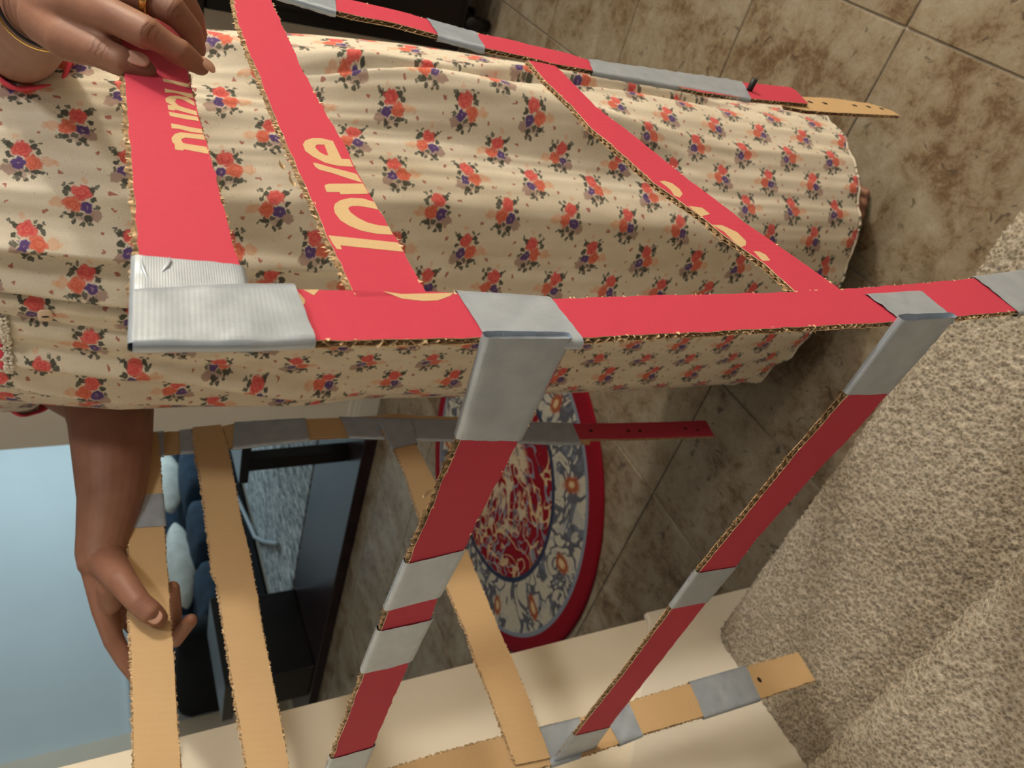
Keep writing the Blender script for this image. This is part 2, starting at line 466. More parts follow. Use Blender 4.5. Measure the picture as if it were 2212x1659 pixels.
# ------------------------------------------------------------------ walls
MB().box((-1.10, -2.2, -0.02), (-0.987, 0.515, 2.60)).build('wall_left', 'cream_wall', kind='structure')
sk = MB()
prof = [(0.522, -0.004), (0.522, 0.286), (0.505, 0.288), (-1.2, 1.72), (-1.2, 0.8), (-0.6, 0.3), (0.0, -0.004)]
for x in (-0.9868, -0.975): sk.v += [(x, y, z) for y, z in prof]
nn = len(prof)
sk.f = [[nn + i for i in range(nn)], [i for i in range(nn)][::-1]] + [[i, (i + 1) % nn, nn + (i + 1) % nn, nn + i] for i in range(nn)]; sk.mi = [0] * len(sk.f)
bevel_mod(sk.build('baseboard_left', 'white_trim', kind='structure'), 0.004)
wb = MB().box((-2.22, 2.37, -0.01), (2.6, 2.49, 2.6)).build('wall_back', 'cream_wall', kind='structure')
bb = MB()
for z0, z1, d in ((0, .085, .016), (.085, .100, .012), (.100, .122, .008)): bb.box((-2.236, 2.37 - d, z0), (2.6, 2.3698, z1))
bb.box((-2.236, 2.37, 0), (-2.2205, 2.50, .118))
bb.build('baseboard_back', 'white_trim', kind='structure')
MB().box((2.5, -0.4, -0.02), (2.6, 2.37, 2.6)).build('wall_right', 'cream_wall', kind='structure')
# living room shell
MB().box((-6.30, 3.27, -0.02), (-6.20, 7.3, 2.6)).build('wall_far', 'blue_wall', kind='structure')
MB().box((-6.30, 0.3, -0.02), (-6.02, 3.27, 2.6)).build('wall_far_return', 'cream_wall', kind='structure')
MB().box((-6.30, 7.3, -0.02), (-2.2, 7.4, 2.6)).build('wall_window_side', 'cream_wall', kind='structure')
MB().box((-2.22, 2.49, -0.02), (-2.10, 7.3, 2.6)).build('wall_inner', 'cream_wall', kind='structure')
MB().box((-6.2, 3.28, 0.935), (-6.165, 7.2, 0.955)).box((-6.2, 3.60, 0.10), (-6.18, 3.63, 0.935)).build('trim_1', 'blue_wall', kind='structure')
MB().box((-6.02, 0.5, 0.0), (-6.0, 3.27, 0.10)).box((-6.2, 3.27, 0.0), (-6.185, 7.2, 0.10)).build('baseboard_far', 'white_trim', kind='structure')

# ------------------------------------------------------------------ carpeted stairs
stairs = empty('staircase', (-0.1, 0.2, 0), kind='structure')
props(stairs, 'beige carpeted stairs descending beside the white skirting', 'staircase')
def step(k):
    z = 0.18 * (k + 1); yf = 0.463 - 0.282 * k; xl, xr = -0.9745, 1.15
    dy = 0.34; R = 0.030
    fine = k < 2
    ds = 0.0034 if fine else 0.03; dx = 0.0036 if fine else 0.05
    # profile from back of the tread to the nosing, round it and down the riser
    prof = []
    n = int((dy - R) / ds)
    for i in range(n + 1): prof.append((yf - dy + (dy - R) * i / n, z))
    m = max(6, int(R * PI / 2 / ds))
    for i in range(1, m + 1):
        a = PI / 2 * (1 - i / m); prof.append((yf - R + R * math.cos(a), z - R + R * math.sin(a)))
    m = 5
    for i in range(1, m + 1):
        a = -PI / 2 * i / m; prof.append((yf - R + R * math.cos(a) - 0.004 * i / m, z - R + R * math.sin(a)))
    for q in (0.5, 1.0): prof.append((yf - 0.028, z - 2 * R - (0.18 - 2 * R) * q - 0.0))
    xv = xr if not fine else -0.02
    xs = list(np.arange(xl, xv, dx)) + ([xv] if not fine else list(np.linspace(xv, xr, 40)))
    P = []
    RC = 0.028
    for (y, zz) in prof:
        row = []
        for x in xs:
            # the left front corner is rounded in plan
            yy = y
            e = x - xl
            if e < RC:
                lim = yf - RC + math.sqrt(max(0, RC * RC - (RC - e) ** 2))
                yy = min(y, lim) if y > lim else y
            d = 0.0
            if fine:
                d = 0.0030 * nz((x, yy, zz), 170) + 0.0022 * nz((x + 9, yy, zz), 330) + 0.003 * nz((x, yy, zz), 11)
            row.append((x, yy + (d if zz < z - R * .3 else 0), zz + (d if zz > z - R * 1.2 else 0)))
        P.append(row)
    s = MB().grid(P)
    s.f = [f[::-1] for f in s.f]
    s.build('step', 'carpet', stairs, smooth=True)
for k in range(5): step(k)

# ------------------------------------------------------------------ round rug
rg = MB(); P, U = [], []
RC0, RA, RB = (-1.560, 1.365), 0.545, 0.500
for r, z in [(0.0, .011), (.25, .011), (.5, .011), (.75, .011), (.90, .011), (.96, .0105), (.985, .009), (1.0, .005), (1.0, 0.0008)]:
    rr = max(r, 1e-4)
    P.append([(RC0[0] + RA * rr * math.cos(2 * PI * i / 96), RC0[1] + RB * rr * math.sin(2 * PI * i / 96), z) for i in range(96)])
    U.append([(rr * math.cos(2 * PI * i / 96), rr * math.sin(2 * PI * i / 96)) for i in range(96)])
rg.grid(P, 0, True, U)
# even out the inner rings
rg.build('round_rug', 'rug', None, True, True, label='round red oriental rug with a cream floral border on the tiles', cat='rug')

# ------------------------------------------------------------------ living room furniture
MB().box((-4.86, 3.02, 0.0), (-2.3, 6.2, 0.009)).build('area_rug', 'area_rug', None, False, True, label='grey and white mottled area rug beyond the low dark table', cat='rug')
tb = empty('console_table', (-3.5, 2.58, 0), 'long low dark wood table with glossy bottom shelf in the far room', 'table')
bevel_mod(MB().box((-4.75, 2.285, 0.0), (-2.255, 2.86, 0.058)).build('bottom_shelf', 'dark_wood', tb), 0.006)
bevel_mod(MB().box((-4.30, 2.30, 0.0585), (-4.00, 2.84, 0.48)).build('end_cabinet', 'black_wood', tb), 0.006)
bevel_mod(MB().box((-4.33, 2.285, 0.48), (-3.97, 2.86, 0.54)).build('end_top', 'black_wood', tb), 0.006)
bevel_mod(MB().box((-2.53, 2.44, 0.0585), (-2.46, 2.50, 0.50)).build('leg', 'black_wood', tb), 0.004)
bevel_mod(MB().box((-2.56, 2.40, 0.50), (-2.25, 2.86, 0.54)).build('arm_top', 'black_wood', tb), 0.004)

sf = empty('sofa', (-5.4, 4.8, 0), 'dark navy upholstered sofa along the far blue wall', 'sofa')
MB().box((-6.10, 3.30, 0.02), (-4.98, 6.9, 0.27)).build('base', 'dark_base', sf)
def puff(name, c, ax, parent, mat='navy', pw=0.6, **pr):
    s = MB().ellipsoid(c, ax, 28, 16, 0, pw)
    s.v = [(x + .02 * nz((x, y, z), 7), y + .02 * nz((x + 5, y, z), 7), z + .02 * nz((x, y + 5, z), 7)) for x, y, z in s.v]
    return s.build(name, mat, parent, True, **pr)
for y in (3.72, 4.32, 4.92, 5.55, 6.2):
    puff('seat_cushion', (-5.35, y, .35), ((.40, 0, 0), (0, .315, 0), (0, 0, .115)), sf)
    puff('back_cushion', (-5.84, y, .58), ((.17, 0, 0), (0, .31, 0), (0, 0, .24)), sf)
puff('armrest', (-5.5, 3.36, .42), ((.55, 0, 0), (0, .12, 0), (0, 0, .24)), sf, 'dark_base', 0.5)
for (y, z, hl, a, lb) in ((5.06, .535, .36, .13, 'ivory throw pillow on navy sofa, farther one beside the taped post'),
                          (4.17, .53, .43, .12, 'ivory throw pillow on navy sofa, nearer one beside the fingertips')):
    p = MB().ellipsoid((-5.28, y, z), ((.10, 0, .05), (0, hl, 0), (-.05, 0, a)), 28, 16, 0, 1.3)
    p.v = [(x + .012 * nz((x, yy, zz), 9), yy, zz + .012 * nz((x + 4, yy, zz), 9)) for x, yy, zz in p.v]
    p.build('throw_pillow', 'pillow', None, True, label=lb, cat='pillow', group='pillows on the navy sofa')
cb = MB().tube([(-4.90, 5.25, .20), (-4.91, 4.7, .12), (-4.90, 4.25, .05), (-4.82, 3.95, .034), (-4.60, 3.72, .032), (-4.25, 3.40, .030)], [.016] * 6, 10)
cb.build('grey_cable', 'grey_strip', None, True, label='pale grey curved cable in front of the dark sofa base', cat='cable')

# black cabinet at the right
cb = empty('black_cabinet', (0.1, 2.2, 0), 'black cabinet standing against the back wall behind the woman', 'cabinet')
bevel_mod(MB().box((-0.575, 2.13, 0.10), (0.95, 2.34, 0.79)).build('body', 'black_wood', cb), 0.008)
bevel_mod(MB().box((-0.60, 2.10, 0.79), (0.975, 2.352, 0.83)).build('top', 'black_wood', cb), 0.006)
for k, x in enumerate((-0.54, -0.04, 0.46)):
    d = bevel_mod(MB().box((x, 2.114, 0.13), (x + .47, 2.129, 0.77)).build('door', 'black_wood', cb), 0.006)
    MB().tube([(x + .42, 2.100, .40), (x + .42, 2.100, .50)], [.006, .006], 10).build('handle', 'steel', d, True)
for x, y in ((-0.50, 2.17), (0.89, 2.17), (-0.50, 2.29), (0.89, 2.29)):
    MB().tube([(x, y, 0.012), (x, y, .10)], [.018, .028], 12, caps=False).build('foot', 'black_wood', cb, True)
for (x, y, s, mt, lb, nm) in ((-0.52, 2.17, 1.0, 'glass', 'dark green glass bottle at the left end of the black cabinet', 'glass_bottle'),
                              (-0.43, 2.26, 0.7, 'steel', 'small steel jar behind the glass bottle on the black cabinet', 'steel_jar')):
    prof = [(.001, 0), (.034, 0), (.036, .02), (.036, .13), (.024, .165), (.013, .19), (.013, .235), (.001, .236)]
    q = MB(); q.grid([[(x + r * s * math.cos(2 * PI * i / 24), y + r * s * math.sin(2 * PI * i / 24), .83 + z * s) for i in range(24)] for r, z in prof], 0, True)
    q.build(nm, mt, None, True, True, label=lb, cat='bottle' if nm == 'glass_bottle' else 'jar')

# ------------------------------------------------------------------ the cardboard frame
FR = empty('cardboard_frame', (-0.49, 0.52, 0.14), 'red and kraft cardboard frame bound with silver duct tape, held by the woman', 'frame')
NA = Vector((0.99709618, -0.07596652, -0.00531904)).normalized()
QA = Vector((-0.1891, 0.2794, 1.0446)); QB = Vector((-0.7914, 0.3253, 1.0478))
def planeA(y, z, off=0.0):          # right panel, facing +x (red outside)
    x = QA.x - (NA.y * (y - QA.y) + NA.z * (z - QA.z)) / NA.x
    return Vector((x, y, z)) + NA * off
def planeB(y, z, off=0.0):          # left panel, its brown inside facing +x
    x = QB.x - (NA.y * (y - QB.y) + NA.z * (z - QB.z)) / NA.x
    return Vector((x, y, z)) + NA * off
NG = Vector((-0.045, -1, 0)).normalized(); NK = Vector((-0.05, -1, 0)).normalized()
def planeG(x, z, off=0.0): return Vector((x, 0.25 - 0.045 * (x + 0.19), z)) + NG * off     # upper crossbar
def planeK(x, z, off=0.0): return Vector((x, 0.25 - 0.05 * (x + 0.2), z)) + NK * off       # lower crossbar
TH = 0.0042
def resample(pl, n):
    pl = np.array(pl, float); d = np.r_[0, np.cumsum(np.linalg.norm(np.diff(pl, axis=0), axis=1))]
    t = np.linspace(0, d[-1], n); return np.stack([np.interp(t, d, pl[:, k]) for k in range(2)], 1), d[-1]
def strip(name, fn, L, R, mats=('red', 'kraft'), jag=0.0005, edges=(1, 1), off=0.0, parent=None, label=None, cols=5, ragged=1.6, lead=(0.0016, 0.0004)):
    """one strip of corrugated board: two liners, a recessed core, torn flutes along the cut edges"""
    n0 = 8
    _, ln = resample(L, n0); n = max(6, int(ln / 0.006))
    l, ln = resample(L, n); r, _ = resample(R, n)
    seed = random.random() * 50
    def jg(i, k): return jag * (nz((i * 0.6, k, seed)) * 1.6 + nz((i * 2.3, k + 9, seed)))
    s = MB()
    def sheet(o0, o1, m0, m1, kk, ld=(0, 0)):
        G0, G1, UV = [], [], []
        for i in range(n):
            w = r[i] - l[i]; wl = np.linalg.norm(w); wn = w / wl
            a = l[i] + wn * (jg(i, kk) - ld[0]); c = r[i] + wn * (jg(i, kk + 3) + ld[1])
            row0, row1, u = [], [], []
            for j in range(cols):
                q = a + (c - a) * j / (cols - 1)
                bend = 0.0
                row0.append(fn(q[0], q[1], off + o0 + bend)); row1.append(fn(q[0], q[1], off + o1 + bend))
                u.append((ln * i / n, wl * j / cols))
            G0.append(row0); G1.append(row1); UV.append(u)
        s.grid(G0, m0, False, UV); s.grid([g[::-1] for g in G1], m1, False, [u[::-1] for u in UV])
        for e in (0, cols - 1):
            s.grid([[G0[i][e], G1[i][e]] for i in range(n)], 2, False, [[UV[i][e], UV[i][e]] for i in range(n)])
        for e in (0, n - 1):
            s.grid([[G0[e][j], G1[e][j]] for j in range(cols)], 2, False, [[UV[e][j], UV[e][j]] for j in range(cols)])
    sheet(0.0, -0.0006, 0, 1, 0)
    sheet(-TH + 0.0006, -TH, 1, 1 if mats[0] == mats[1] else (1 if mats[0] == 'red' else 3), 20, (lead[0] * .35, lead[1] * .35))
    # recessed core
    C0 = []
    for i in range(n):
        w = r[i] - l[i]; wn = w / np.linalg.norm(w)
        a = l[i] + wn * 0.0030; c = r[i] - wn * 0.0030
        C0.append([fn(a[0], a[1], off - .0008), fn(c[0], c[1], off - .0008), fn(c[0], c[1], off - TH + .0008), fn(a[0], a[1], off - TH + .0008)])
    s.grid(C0, 4, True)
    for e in (0, n - 1): s.add(C0[e], [(0, 1, 2, 3)], 4)
    o = s.build(name, [mats[0], 'kraft' if mats[0] == 'red' else mats[1], 'liner', 'red', 'core'], parent or FR, label=label)
    # torn flutes
    for side, E in ((0, l), (1, r)):
        if not edges[side]: continue
        st = 0.0009; m = int(ln / st); pl, _ = resample(L if side == 0 else R, m); ot, _ = resample(R if side == 0 else L, m)
        ed = MB(); P, Q = [], []
        for i in range(m):
            w = pl[i] - ot[i]; wn = w / np.linalg.norm(w)
            ph = i * st / 0.0066 + 0.35 * nz((i * .05, seed, side))
            tri = 2 * abs(2 * (ph - math.floor(ph + 0.5))) - 1
            d = -TH / 2 + tri * (TH / 2 - 0.0007) + 0.0005 * nz((i * .4, seed + 3, side))
            out = ragged * (0.0009 * nz((i * .22, seed, side + 5)) + 0.0014 * max(0, nz((i * .9, seed, side + 9))))
            out += lead[side]
            a = pl[i] - wn * 0.0045; c = pl[i] + wn * (out + 0.0003); h = pl[i] + wn * (out - .0016)
            d2 = d + 0.0006 * nz((i * .7, seed, side + 20))
            P.append([fn(a[0], a[1], off + d), fn(h[0], h[1], off + d2), fn(c[0], c[1], off + d2 + 0.0004 * nz((i * .5, 3, seed)))])
        ed.grid(P)
        # frayed bits of liner
        for k in range(int(ln / 0.006 * ragged)):
            i = random.randrange(2, m - 2); w = pl[i] - ot[i]; wn = w / np.linalg.norm(w); tn = np.array([-wn[1], wn[0]])
            z0 = random.choice((-.0003, -TH + .0003, -TH / 2)) + random.uniform(-.0004, .0004); ll = random.uniform(.0006, .0022)
            wd = random.uniform(.0006, .0018); sl = random.uniform(-1, 1)
            pe = pl[i] + wn * (lead[side] if z0 < -.001 else 0)
            a, c = pe - tn * wd, pe + tn * wd; t = pe + wn * ll + tn * sl * wd
            tip = fn(t[0], t[1], off + z0 + random.uniform(-.0008, .0008))
            ed.add([fn(*(a - wn * .001), off + z0), fn(*(c - wn * .001), off + z0), tip], [(0, 1, 2)], 1)
        ed.build('corrugated_edge', ['core', 'liner'], o)
    return o
def tape(fn, quads, off=0.0, wr=0.0007, parent=None, name='tape_wrap', nv=13, back=True, bulge=0.0):
    """duct tape wound round a strip; each quad is (start left, start right, end left, end right) in the plane of the strip"""
    s = MB(); seed = random.random() * 90
    for (a, b_, c, d) in quads:
        a, b_, c, d = (np.array(q, float) for q in (a, b_, c, d))
        ln = np.linalg.norm((c + d) / 2 - (a + b_) / 2); nu = max(6, int(ln / 0.0035))
        w = b_ - a; wl = np.linalg.norm(w)
        rows, UV = [], []
        for i in range(nu + 1):
            t = i / nu; l = a + (c - a) * t; r = b_ + (d - b_) * t
            wn = (r - l) / np.linalg.norm(r - l); row, u = [], []
            g = 0.0024
            tj = 0.0009 * nz((i * .7, seed, 2)) if i in (0, nu) else 0
            along = (c - a) / (np.linalg.norm(c - a) + 1e-9)
            def put(q, o_, v, sc=1.0):
                k = wr * sc * (nz((q[0] * 60, q[1] * 60, seed)) + 0.7 * nz((q[0] * 190 + q[1] * 120, q[1] * 40, seed + 7)))
                q = q + along * tj
                row.append(fn(q[0], q[1], off + o_ + (abs(k) if o_ > -TH / 2 else -abs(k)))); u.append((v, t * ln))
            for j in range(nv):
                f = j / (nv - 1); q = l + (r - l) * f
                put(q, 0.0005 + bulge * math.sin(f * PI), f * wl)
            put(r + wn * g, -0.0004, wl + .001, .2); put(r + wn * (g + .0002), -TH / 2, wl + .003, .2); put(r + wn * g, -TH + .0004, wl + .005, .2)
            for j in range(nv):
                f = 1 - j / (nv - 1); put(l + (r - l) * f, -TH - 0.0005, wl + f * wl)
            put(l - wn * g, -TH + .0004, -.005, .2); put(l - wn * (g + .0002), -TH / 2, -.003, .2); put(l - wn * g, -.0004, -.001, .2)
            rows.append(row); UV.append(u)
        s.grid(rows, 0, True, UV)
    o = s.build(name, 'tape', parent or FR, True)
    return o
def letters(fn, polys, parent, off=0.0):
    for poly in polys:
        n = len(poly); s = MB()
        front = [fn(y, z, off + 0.00013) for y, z in poly]; back = [fn(y, z, off + 0.00002) for y, z in poly]
        s.v = [tuple(p) for p in front + back]
        s.f = [list(range(n)), list(range(n, 2 * n))[::-1]] + [[i, n + i, n + (i + 1) % n, (i + 1) % n] for i in range(n)]
        s.mi = [0] * len(s.f)
        s.uv = {0: [(y, z) for y, z in poly]}
        s.build('printed_letter', 'print', parent)

# --- right panel (red outside)
P1 = strip('post', planeA,
  [(0.2880, 1.0609), (0.2897, 0.9960), (0.2895, 0.9481), (0.2885, 0.9208), (0.2846, 0.8680), (0.2866, 0.8248), (0.2896, 0.7587), (0.2922, 0.7030), (0.2936, 0.6766), (0.2969, 0.6293), (0.3045, 0.5465), (0.3148, 0.4492), (0.3268, 0.3614), (0.333, 0.30), (0.334, 0.205)],
  [(0.2572, 1.0631), (0.2557, 0.9980), (0.2551, 0.9479), (0.2555, 0.9186), (0.2532, 0.8640), (0.2544, 0.8297), (0.2580, 0.7312), (0.2600, 0.6721), (0.2626, 0.6031), (0.2664, 0.5392), (0.2734, 0.4474), (0.280, 0.36), (0.290, 0.205)], edges=(1, 1), lead=(0.0003, 0.0003))
G1 = strip('rung', planeA,
  [(0.2844, 1.0630), (0.3131, 1.0589), (0.3250, 1.0587), (0.3662, 1.0573), (0.4048, 1.0563), (0.4513, 1.0550), (0.4783, 1.0540), (0.5251, 1.0526), (0.5987, 1.0504), (0.690, 1.064)],
  [(0.2849, 1.0185), (0.3097, 1.0196), (0.3254, 1.0198), (0.3476, 1.0197), (0.3681, 1.0195), (0.3715, 1.0195), (0.4148, 1.0194), (0.4430, 1.0197), (0.4685, 1.0195), (0.5038, 1.0188), (0.5387, 1.0179), (0.6163, 1.0156), (0.690, 1.022)], off=0.0006)
G2 = strip('rung', planeA,
  [(0.2854, 0.9722), (0.2905, 0.9722), (0.3076, 0.9727), (0.3284, 0.9739), (0.3546, 0.9737), (0.3802, 0.9748), (0.3981, 0.9752), (0.4302, 0.9754), (0.4498, 0.9761), (0.4923, 0.9760), (0.5119, 0.9754), (0.5447, 0.9765), (0.5932, 0.9758), (0.6383, 0.9721), (0.6985, 0.9670)],
  [(0.2858, 0.9364), (0.2897, 0.9363), (0.3091, 0.9374), (0.3322, 0.9376), (0.3605, 0.9397), (0.3779, 0.9411), (0.4039, 0.9417), (0.4310, 0.9410), (0.4621, 0.9428), (0.5000, 0.9439), (0.5362, 0.9446), (0.6059, 0.9434), (0.6534, 0.9424), (0.6978, 0.9415)])
G3 = strip('rung', planeA,
  [(0.2888, 0.6731), (0.2960, 0.6744), (0.3264, 0.6769), (0.3405, 0.6826), (0.3610, 0.6904), (0.3871, 0.6962), (0.4045, 0.7035), (0.4262, 0.7101), (0.4581, 0.7145), (0.4807, 0.7181), (0.5053, 0.7234), (0.5441, 0.7223), (0.5890, 0.7262), (0.6208, 0.7244), (0.6282, 0.7248)],
  [(0.2903, 0.6253), (0.2974, 0.6274), (0.3109, 0.6311), (0.3354, 0.6399), (0.3564, 0.6472), (0.3776, 0.6553), (0.3950, 0.6591), (0.4324, 0.6697), (0.4764, 0.6784), (0.5098, 0.6848), (0.5442, 0.6949), (0.5819, 0.6953), (0.6193, 0.6962), (0.6267, 0.6969)], off=-.0016)
P2 = strip('post', planeA,
  [(0.700, 1.068), (0.7137, 0.9410), (0.6976, 0.9066), (0.6901, 0.8701), (0.6855, 0.8229), (0.6797, 0.8044), (0.6681, 0.7614), (0.6681, 0.7268), (0.6642, 0.7084), (0.6613, 0.6680), (0.6533, 0.6478), (0.6597, 0.5949), (0.6621, 0.5280), (0.6738, 0.4300), (0.6906, 0.3383), (0.6817, 0.3359)],
  [(0.652, 1.068), (0.6822, 0.9604), (0.6650, 0.9195), (0.6571, 0.8908), (0.6547, 0.8757), (0.6551, 0.8455), (0.6459, 0.8069), (0.6347, 0.7660), (0.6317, 0.7232), (0.6271, 0.6988), (0.6273, 0.6560), (0.6294, 0.5926), (0.6217, 0.5223), (0.6285, 0.4524), (0.6390, 0.3881), (0.6457, 0.3478)])
E2 = strip('post_end', planeA, [(0.6787, 0.3617), (0.6746, 0.3398), (0.6938, 0.2579), (0.7013, 0.1787), (0.6911, 0.1455)],
  [(0.6361, 0.3906), (0.6358, 0.3552), (0.6443, 0.3068), (0.6543, 0.2558), (0.6777, 0.1431)], mats=('kraft', 'red'), off=-TH, label='bare kraft end of the post with a row of punched holes')
for (y, z) in [(0.6650, 0.3241), (0.6701, 0.2937), (0.6826, 0.2274), (0.6877, 0.1956), (0.6904, 0.1670)]:
    c = planeA(y, z, -TH)
    MB().ellipsoid(c, (NA * .0007, Vector((0, .0032, 0)), Vector((0, 0, .0045))), 12, 6).build('punched_hole', 'hole', E2, True)
ab = planeA(0.6516, 0.4362)
MB().tube([ab - NA * .004, ab + NA * .0130], [.0034, .0034], 14, caps=False).build('axle_stick', 'axle', FR, True, label='short black stick poking through the post near its foot')

tape(planeA, [((0.3107, 1.0598), (0.3056, 1.0198), (0.2560, 1.0645), (0.2545, 1.0224))], off=.0008, wr=.0012)
t0 = tape(planeA, [((0.2844, 1.0628), (0.2549, 1.0653), (0.2890, 1.0190), (0.2537, 1.0227)), ((0.2890, 1.0193), (0.2537, 1.0231), (0.2894, 0.9993), (0.2548, 0.9982))], off=.0022, wr=.0012)
def fold(fn, pts, r, parent):
    MB().tube([fn(y, z, .0012) for y, z in pts], r, 10, flat=.7).build('tape_fold', 'tape', parent, True)
fold(planeA, [(0.3090, 1.0476), (0.3060, 1.0477), (0.3021, 1.0492), (0.2991, 1.0514)], [.0006, .0014, .0014, .0005], t0)
fold(planeA, [(0.3088, 1.0583), (0.3014, 1.0585), (0.2948, 1.0573)], [.0005, .0013, .0005], t0)
tape(planeA, [((0.2889, 0.9207), (0.2535, 0.9184), (0.2846, 0.8680), (0.2515, 0.8660))], wr=.0013)
tape(planeA, [((0.2895, 0.6108), (0.2617, 0.6041), (0.2946, 0.5441), (0.2649, 0.5422))], wr=.0012, off=.0004)
tape(planeA, [((0.3147, 0.4519), (0.2728, 0.4495), (0.3349, 0.3131), (0.2830, 0.3402))], wr=.0012)
tape(planeA, [((0.7081, 0.9234), (0.6744, 0.9477), (0.6892, 0.8838), (0.6562, 0.8906))], wr=.0012)
tape(planeA, [((0.6797, 0.8044), (0.6441, 0.8066), (0.6681, 0.7614), (0.6347, 0.7660))], wr=.0014)
tape(planeA, [((0.6533, 0.6478), (0.6261, 0.6566), (0.6753, 0.4288), (0.6287, 0.4516))], wr=.0014)

LET = lambda *p: p
letters(planeA, [  # l o v e
 [(0.3336, 0.9733), (0.3299, 0.9384), (0.3219, 0.9375), (0.3254, 0.9694), (0.3220, 0.9694), (0.3223, 0.9719), (0.3276, 0.9729)],
 [(0.3679, 0.9402), (0.3707, 0.9460), (0.3704, 0.9525), (0.3673, 0.9590), (0.3634, 0.9628), (0.3593, 0.9644), (0.3543, 0.9650), (0.3480, 0.9638), (0.3430, 0.9602), (0.3392, 0.9550), (0.3372, 0.9482), (0.3369, 0.9387), (0.3447, 0.9390), (0.3450, 0.9441), (0.3472, 0.9498), (0.3511, 0.9537), (0.3555, 0.9562), (0.3591, 0.9568), (0.3609, 0.9559), (0.3622, 0.9540), (0.3628, 0.9506), (0.3620, 0.9457), (0.3604, 0.9400)],
 [(0.3814, 0.9642), (0.3833, 0.9614), (0.3865, 0.9414), (0.3760, 0.9412), (0.3734, 0.9574), (0.3755, 0.9574), (0.3746, 0.9647)],
 [(0.4049, 0.9652), (0.4046, 0.9630), (0.4014, 0.9558), (0.3973, 0.9441), (0.3961, 0.9423), (0.3874, 0.9416), (0.3907, 0.9485), (0.3955, 0.9572), (0.3977, 0.9632), (0.4005, 0.9649)],
 [(0.4330, 0.9472), (0.4124, 0.9471), (0.4129, 0.9423), (0.4044, 0.9423), (0.4040, 0.9518), (0.4061, 0.9580), (0.4116, 0.9634), (0.4175, 0.9667), (0.4249, 0.9665), (0.4301, 0.9640), (0.4339, 0.9591), (0.4350, 0.9541), (0.4330, 0.9472), (0.4272, 0.9537), (0.4268, 0.9570), (0.4257, 0.9589), (0.4226, 0.9599), (0.4180, 0.9586), (0.4150, 0.9560), (0.4149, 0.9541), (0.4271, 0.9536), (0.4330, 0.9472)],
], G2)
letters(planeA, [
 [(0.4101, 1.0354), (0.4043, 1.0357), (0.4040, 1.0321), (0.4055, 1.0314), (0.4029, 1.0197), (0.4102, 1.0198), (0.4114, 1.0291), (0.4121, 1.0313), (0.4157, 1.0317), (0.4181, 1.0295), (0.4177, 1.0197), (0.4234, 1.0197), (0.4231, 1.0266), (0.4234, 1.0312), (0.4208, 1.0343), (0.4160, 1.0363), (0.4117, 1.0363)],
 [(0.4321, 1.0350), (0.4317, 1.0312), (0.4300, 1.0247), (0.4295, 1.0200), (0.4246, 1.0198), (0.4251, 1.0264), (0.4271, 1.0314), (0.4269, 1.0351)],
 [(0.4454, 1.0348), (0.4449, 1.0313), (0.4436, 1.0231), (0.4432, 1.0204), (0.4385, 1.0203), (0.4389, 1.0260), (0.4407, 1.0346)],
 [(0.4536, 1.0346), (0.4481, 1.0348), (0.4475, 1.0316), (0.4490, 1.0312), (0.4446, 1.0203), (0.4498, 1.0202), (0.4529, 1.0269), (0.4544, 1.0291), (0.4582, 1.0305), (0.4629, 1.0288), (0.4623, 1.0259), (0.4561, 1.0203), (0.4611, 1.0201), (0.4660, 1.0230), (0.4663, 1.0279), (0.4648, 1.0323), (0.4612, 1.0349), (0.4569, 1.0351), (0.4536, 1.0322)],
 [(0.4736, 1.0342), (0.4726, 1.0303), (0.4710, 1.0200), (0.4654, 1.0200), (0.4663, 1.0230), (0.4689, 1.0270), (0.4697, 1.0303), (0.4685, 1.0344)],
 [(0.4864, 1.0339), (0.4838, 1.0205), (0.4784, 1.0199), (0.4826, 1.0340)]], G1, .0006)
letters(planeA, [
 [(0.4273, 0.7037), (0.4291, 0.6978), (0.4264, 0.6923), (0.4188, 0.6901), (0.4116, 0.6919), (0.4057, 0.6984), (0.4077, 0.7023), (0.4156, 0.7006), (0.4215, 0.7015)],
 [(0.3949, 0.6980), (0.3939, 0.6856), (0.3859, 0.6835), (0.3814, 0.6956)],
 [(0.3715, 0.6922), (0.3716, 0.6826), (0.3637, 0.6741), (0.3529, 0.6740), (0.3473, 0.6784), (0.3446, 0.6853), (0.3520, 0.6867), (0.3626, 0.6869)],
 [(0.3408, 0.6765), (0.3404, 0.6708), (0.3369, 0.6676), (0.3302, 0.6689), (0.3291, 0.6770)]], G3, -.0016)
letters(planeA, [
 [(0.2878, 1.0012), (0.2891, 0.9989), (0.2866, 0.9969), (0.2825, 0.9957), (0.2796, 0.9965), (0.2777, 1.0002)],
 [(0.2897, 0.9949), (0.2899, 0.9878), (0.2857, 0.9911)],
 [(0.2891, 0.9578), (0.2872, 0.9496), (0.2884, 0.9220), (0.2857, 0.9254), (0.2825, 0.9327), (0.2820, 0.9401), (0.2837, 0.9502)]], P1)

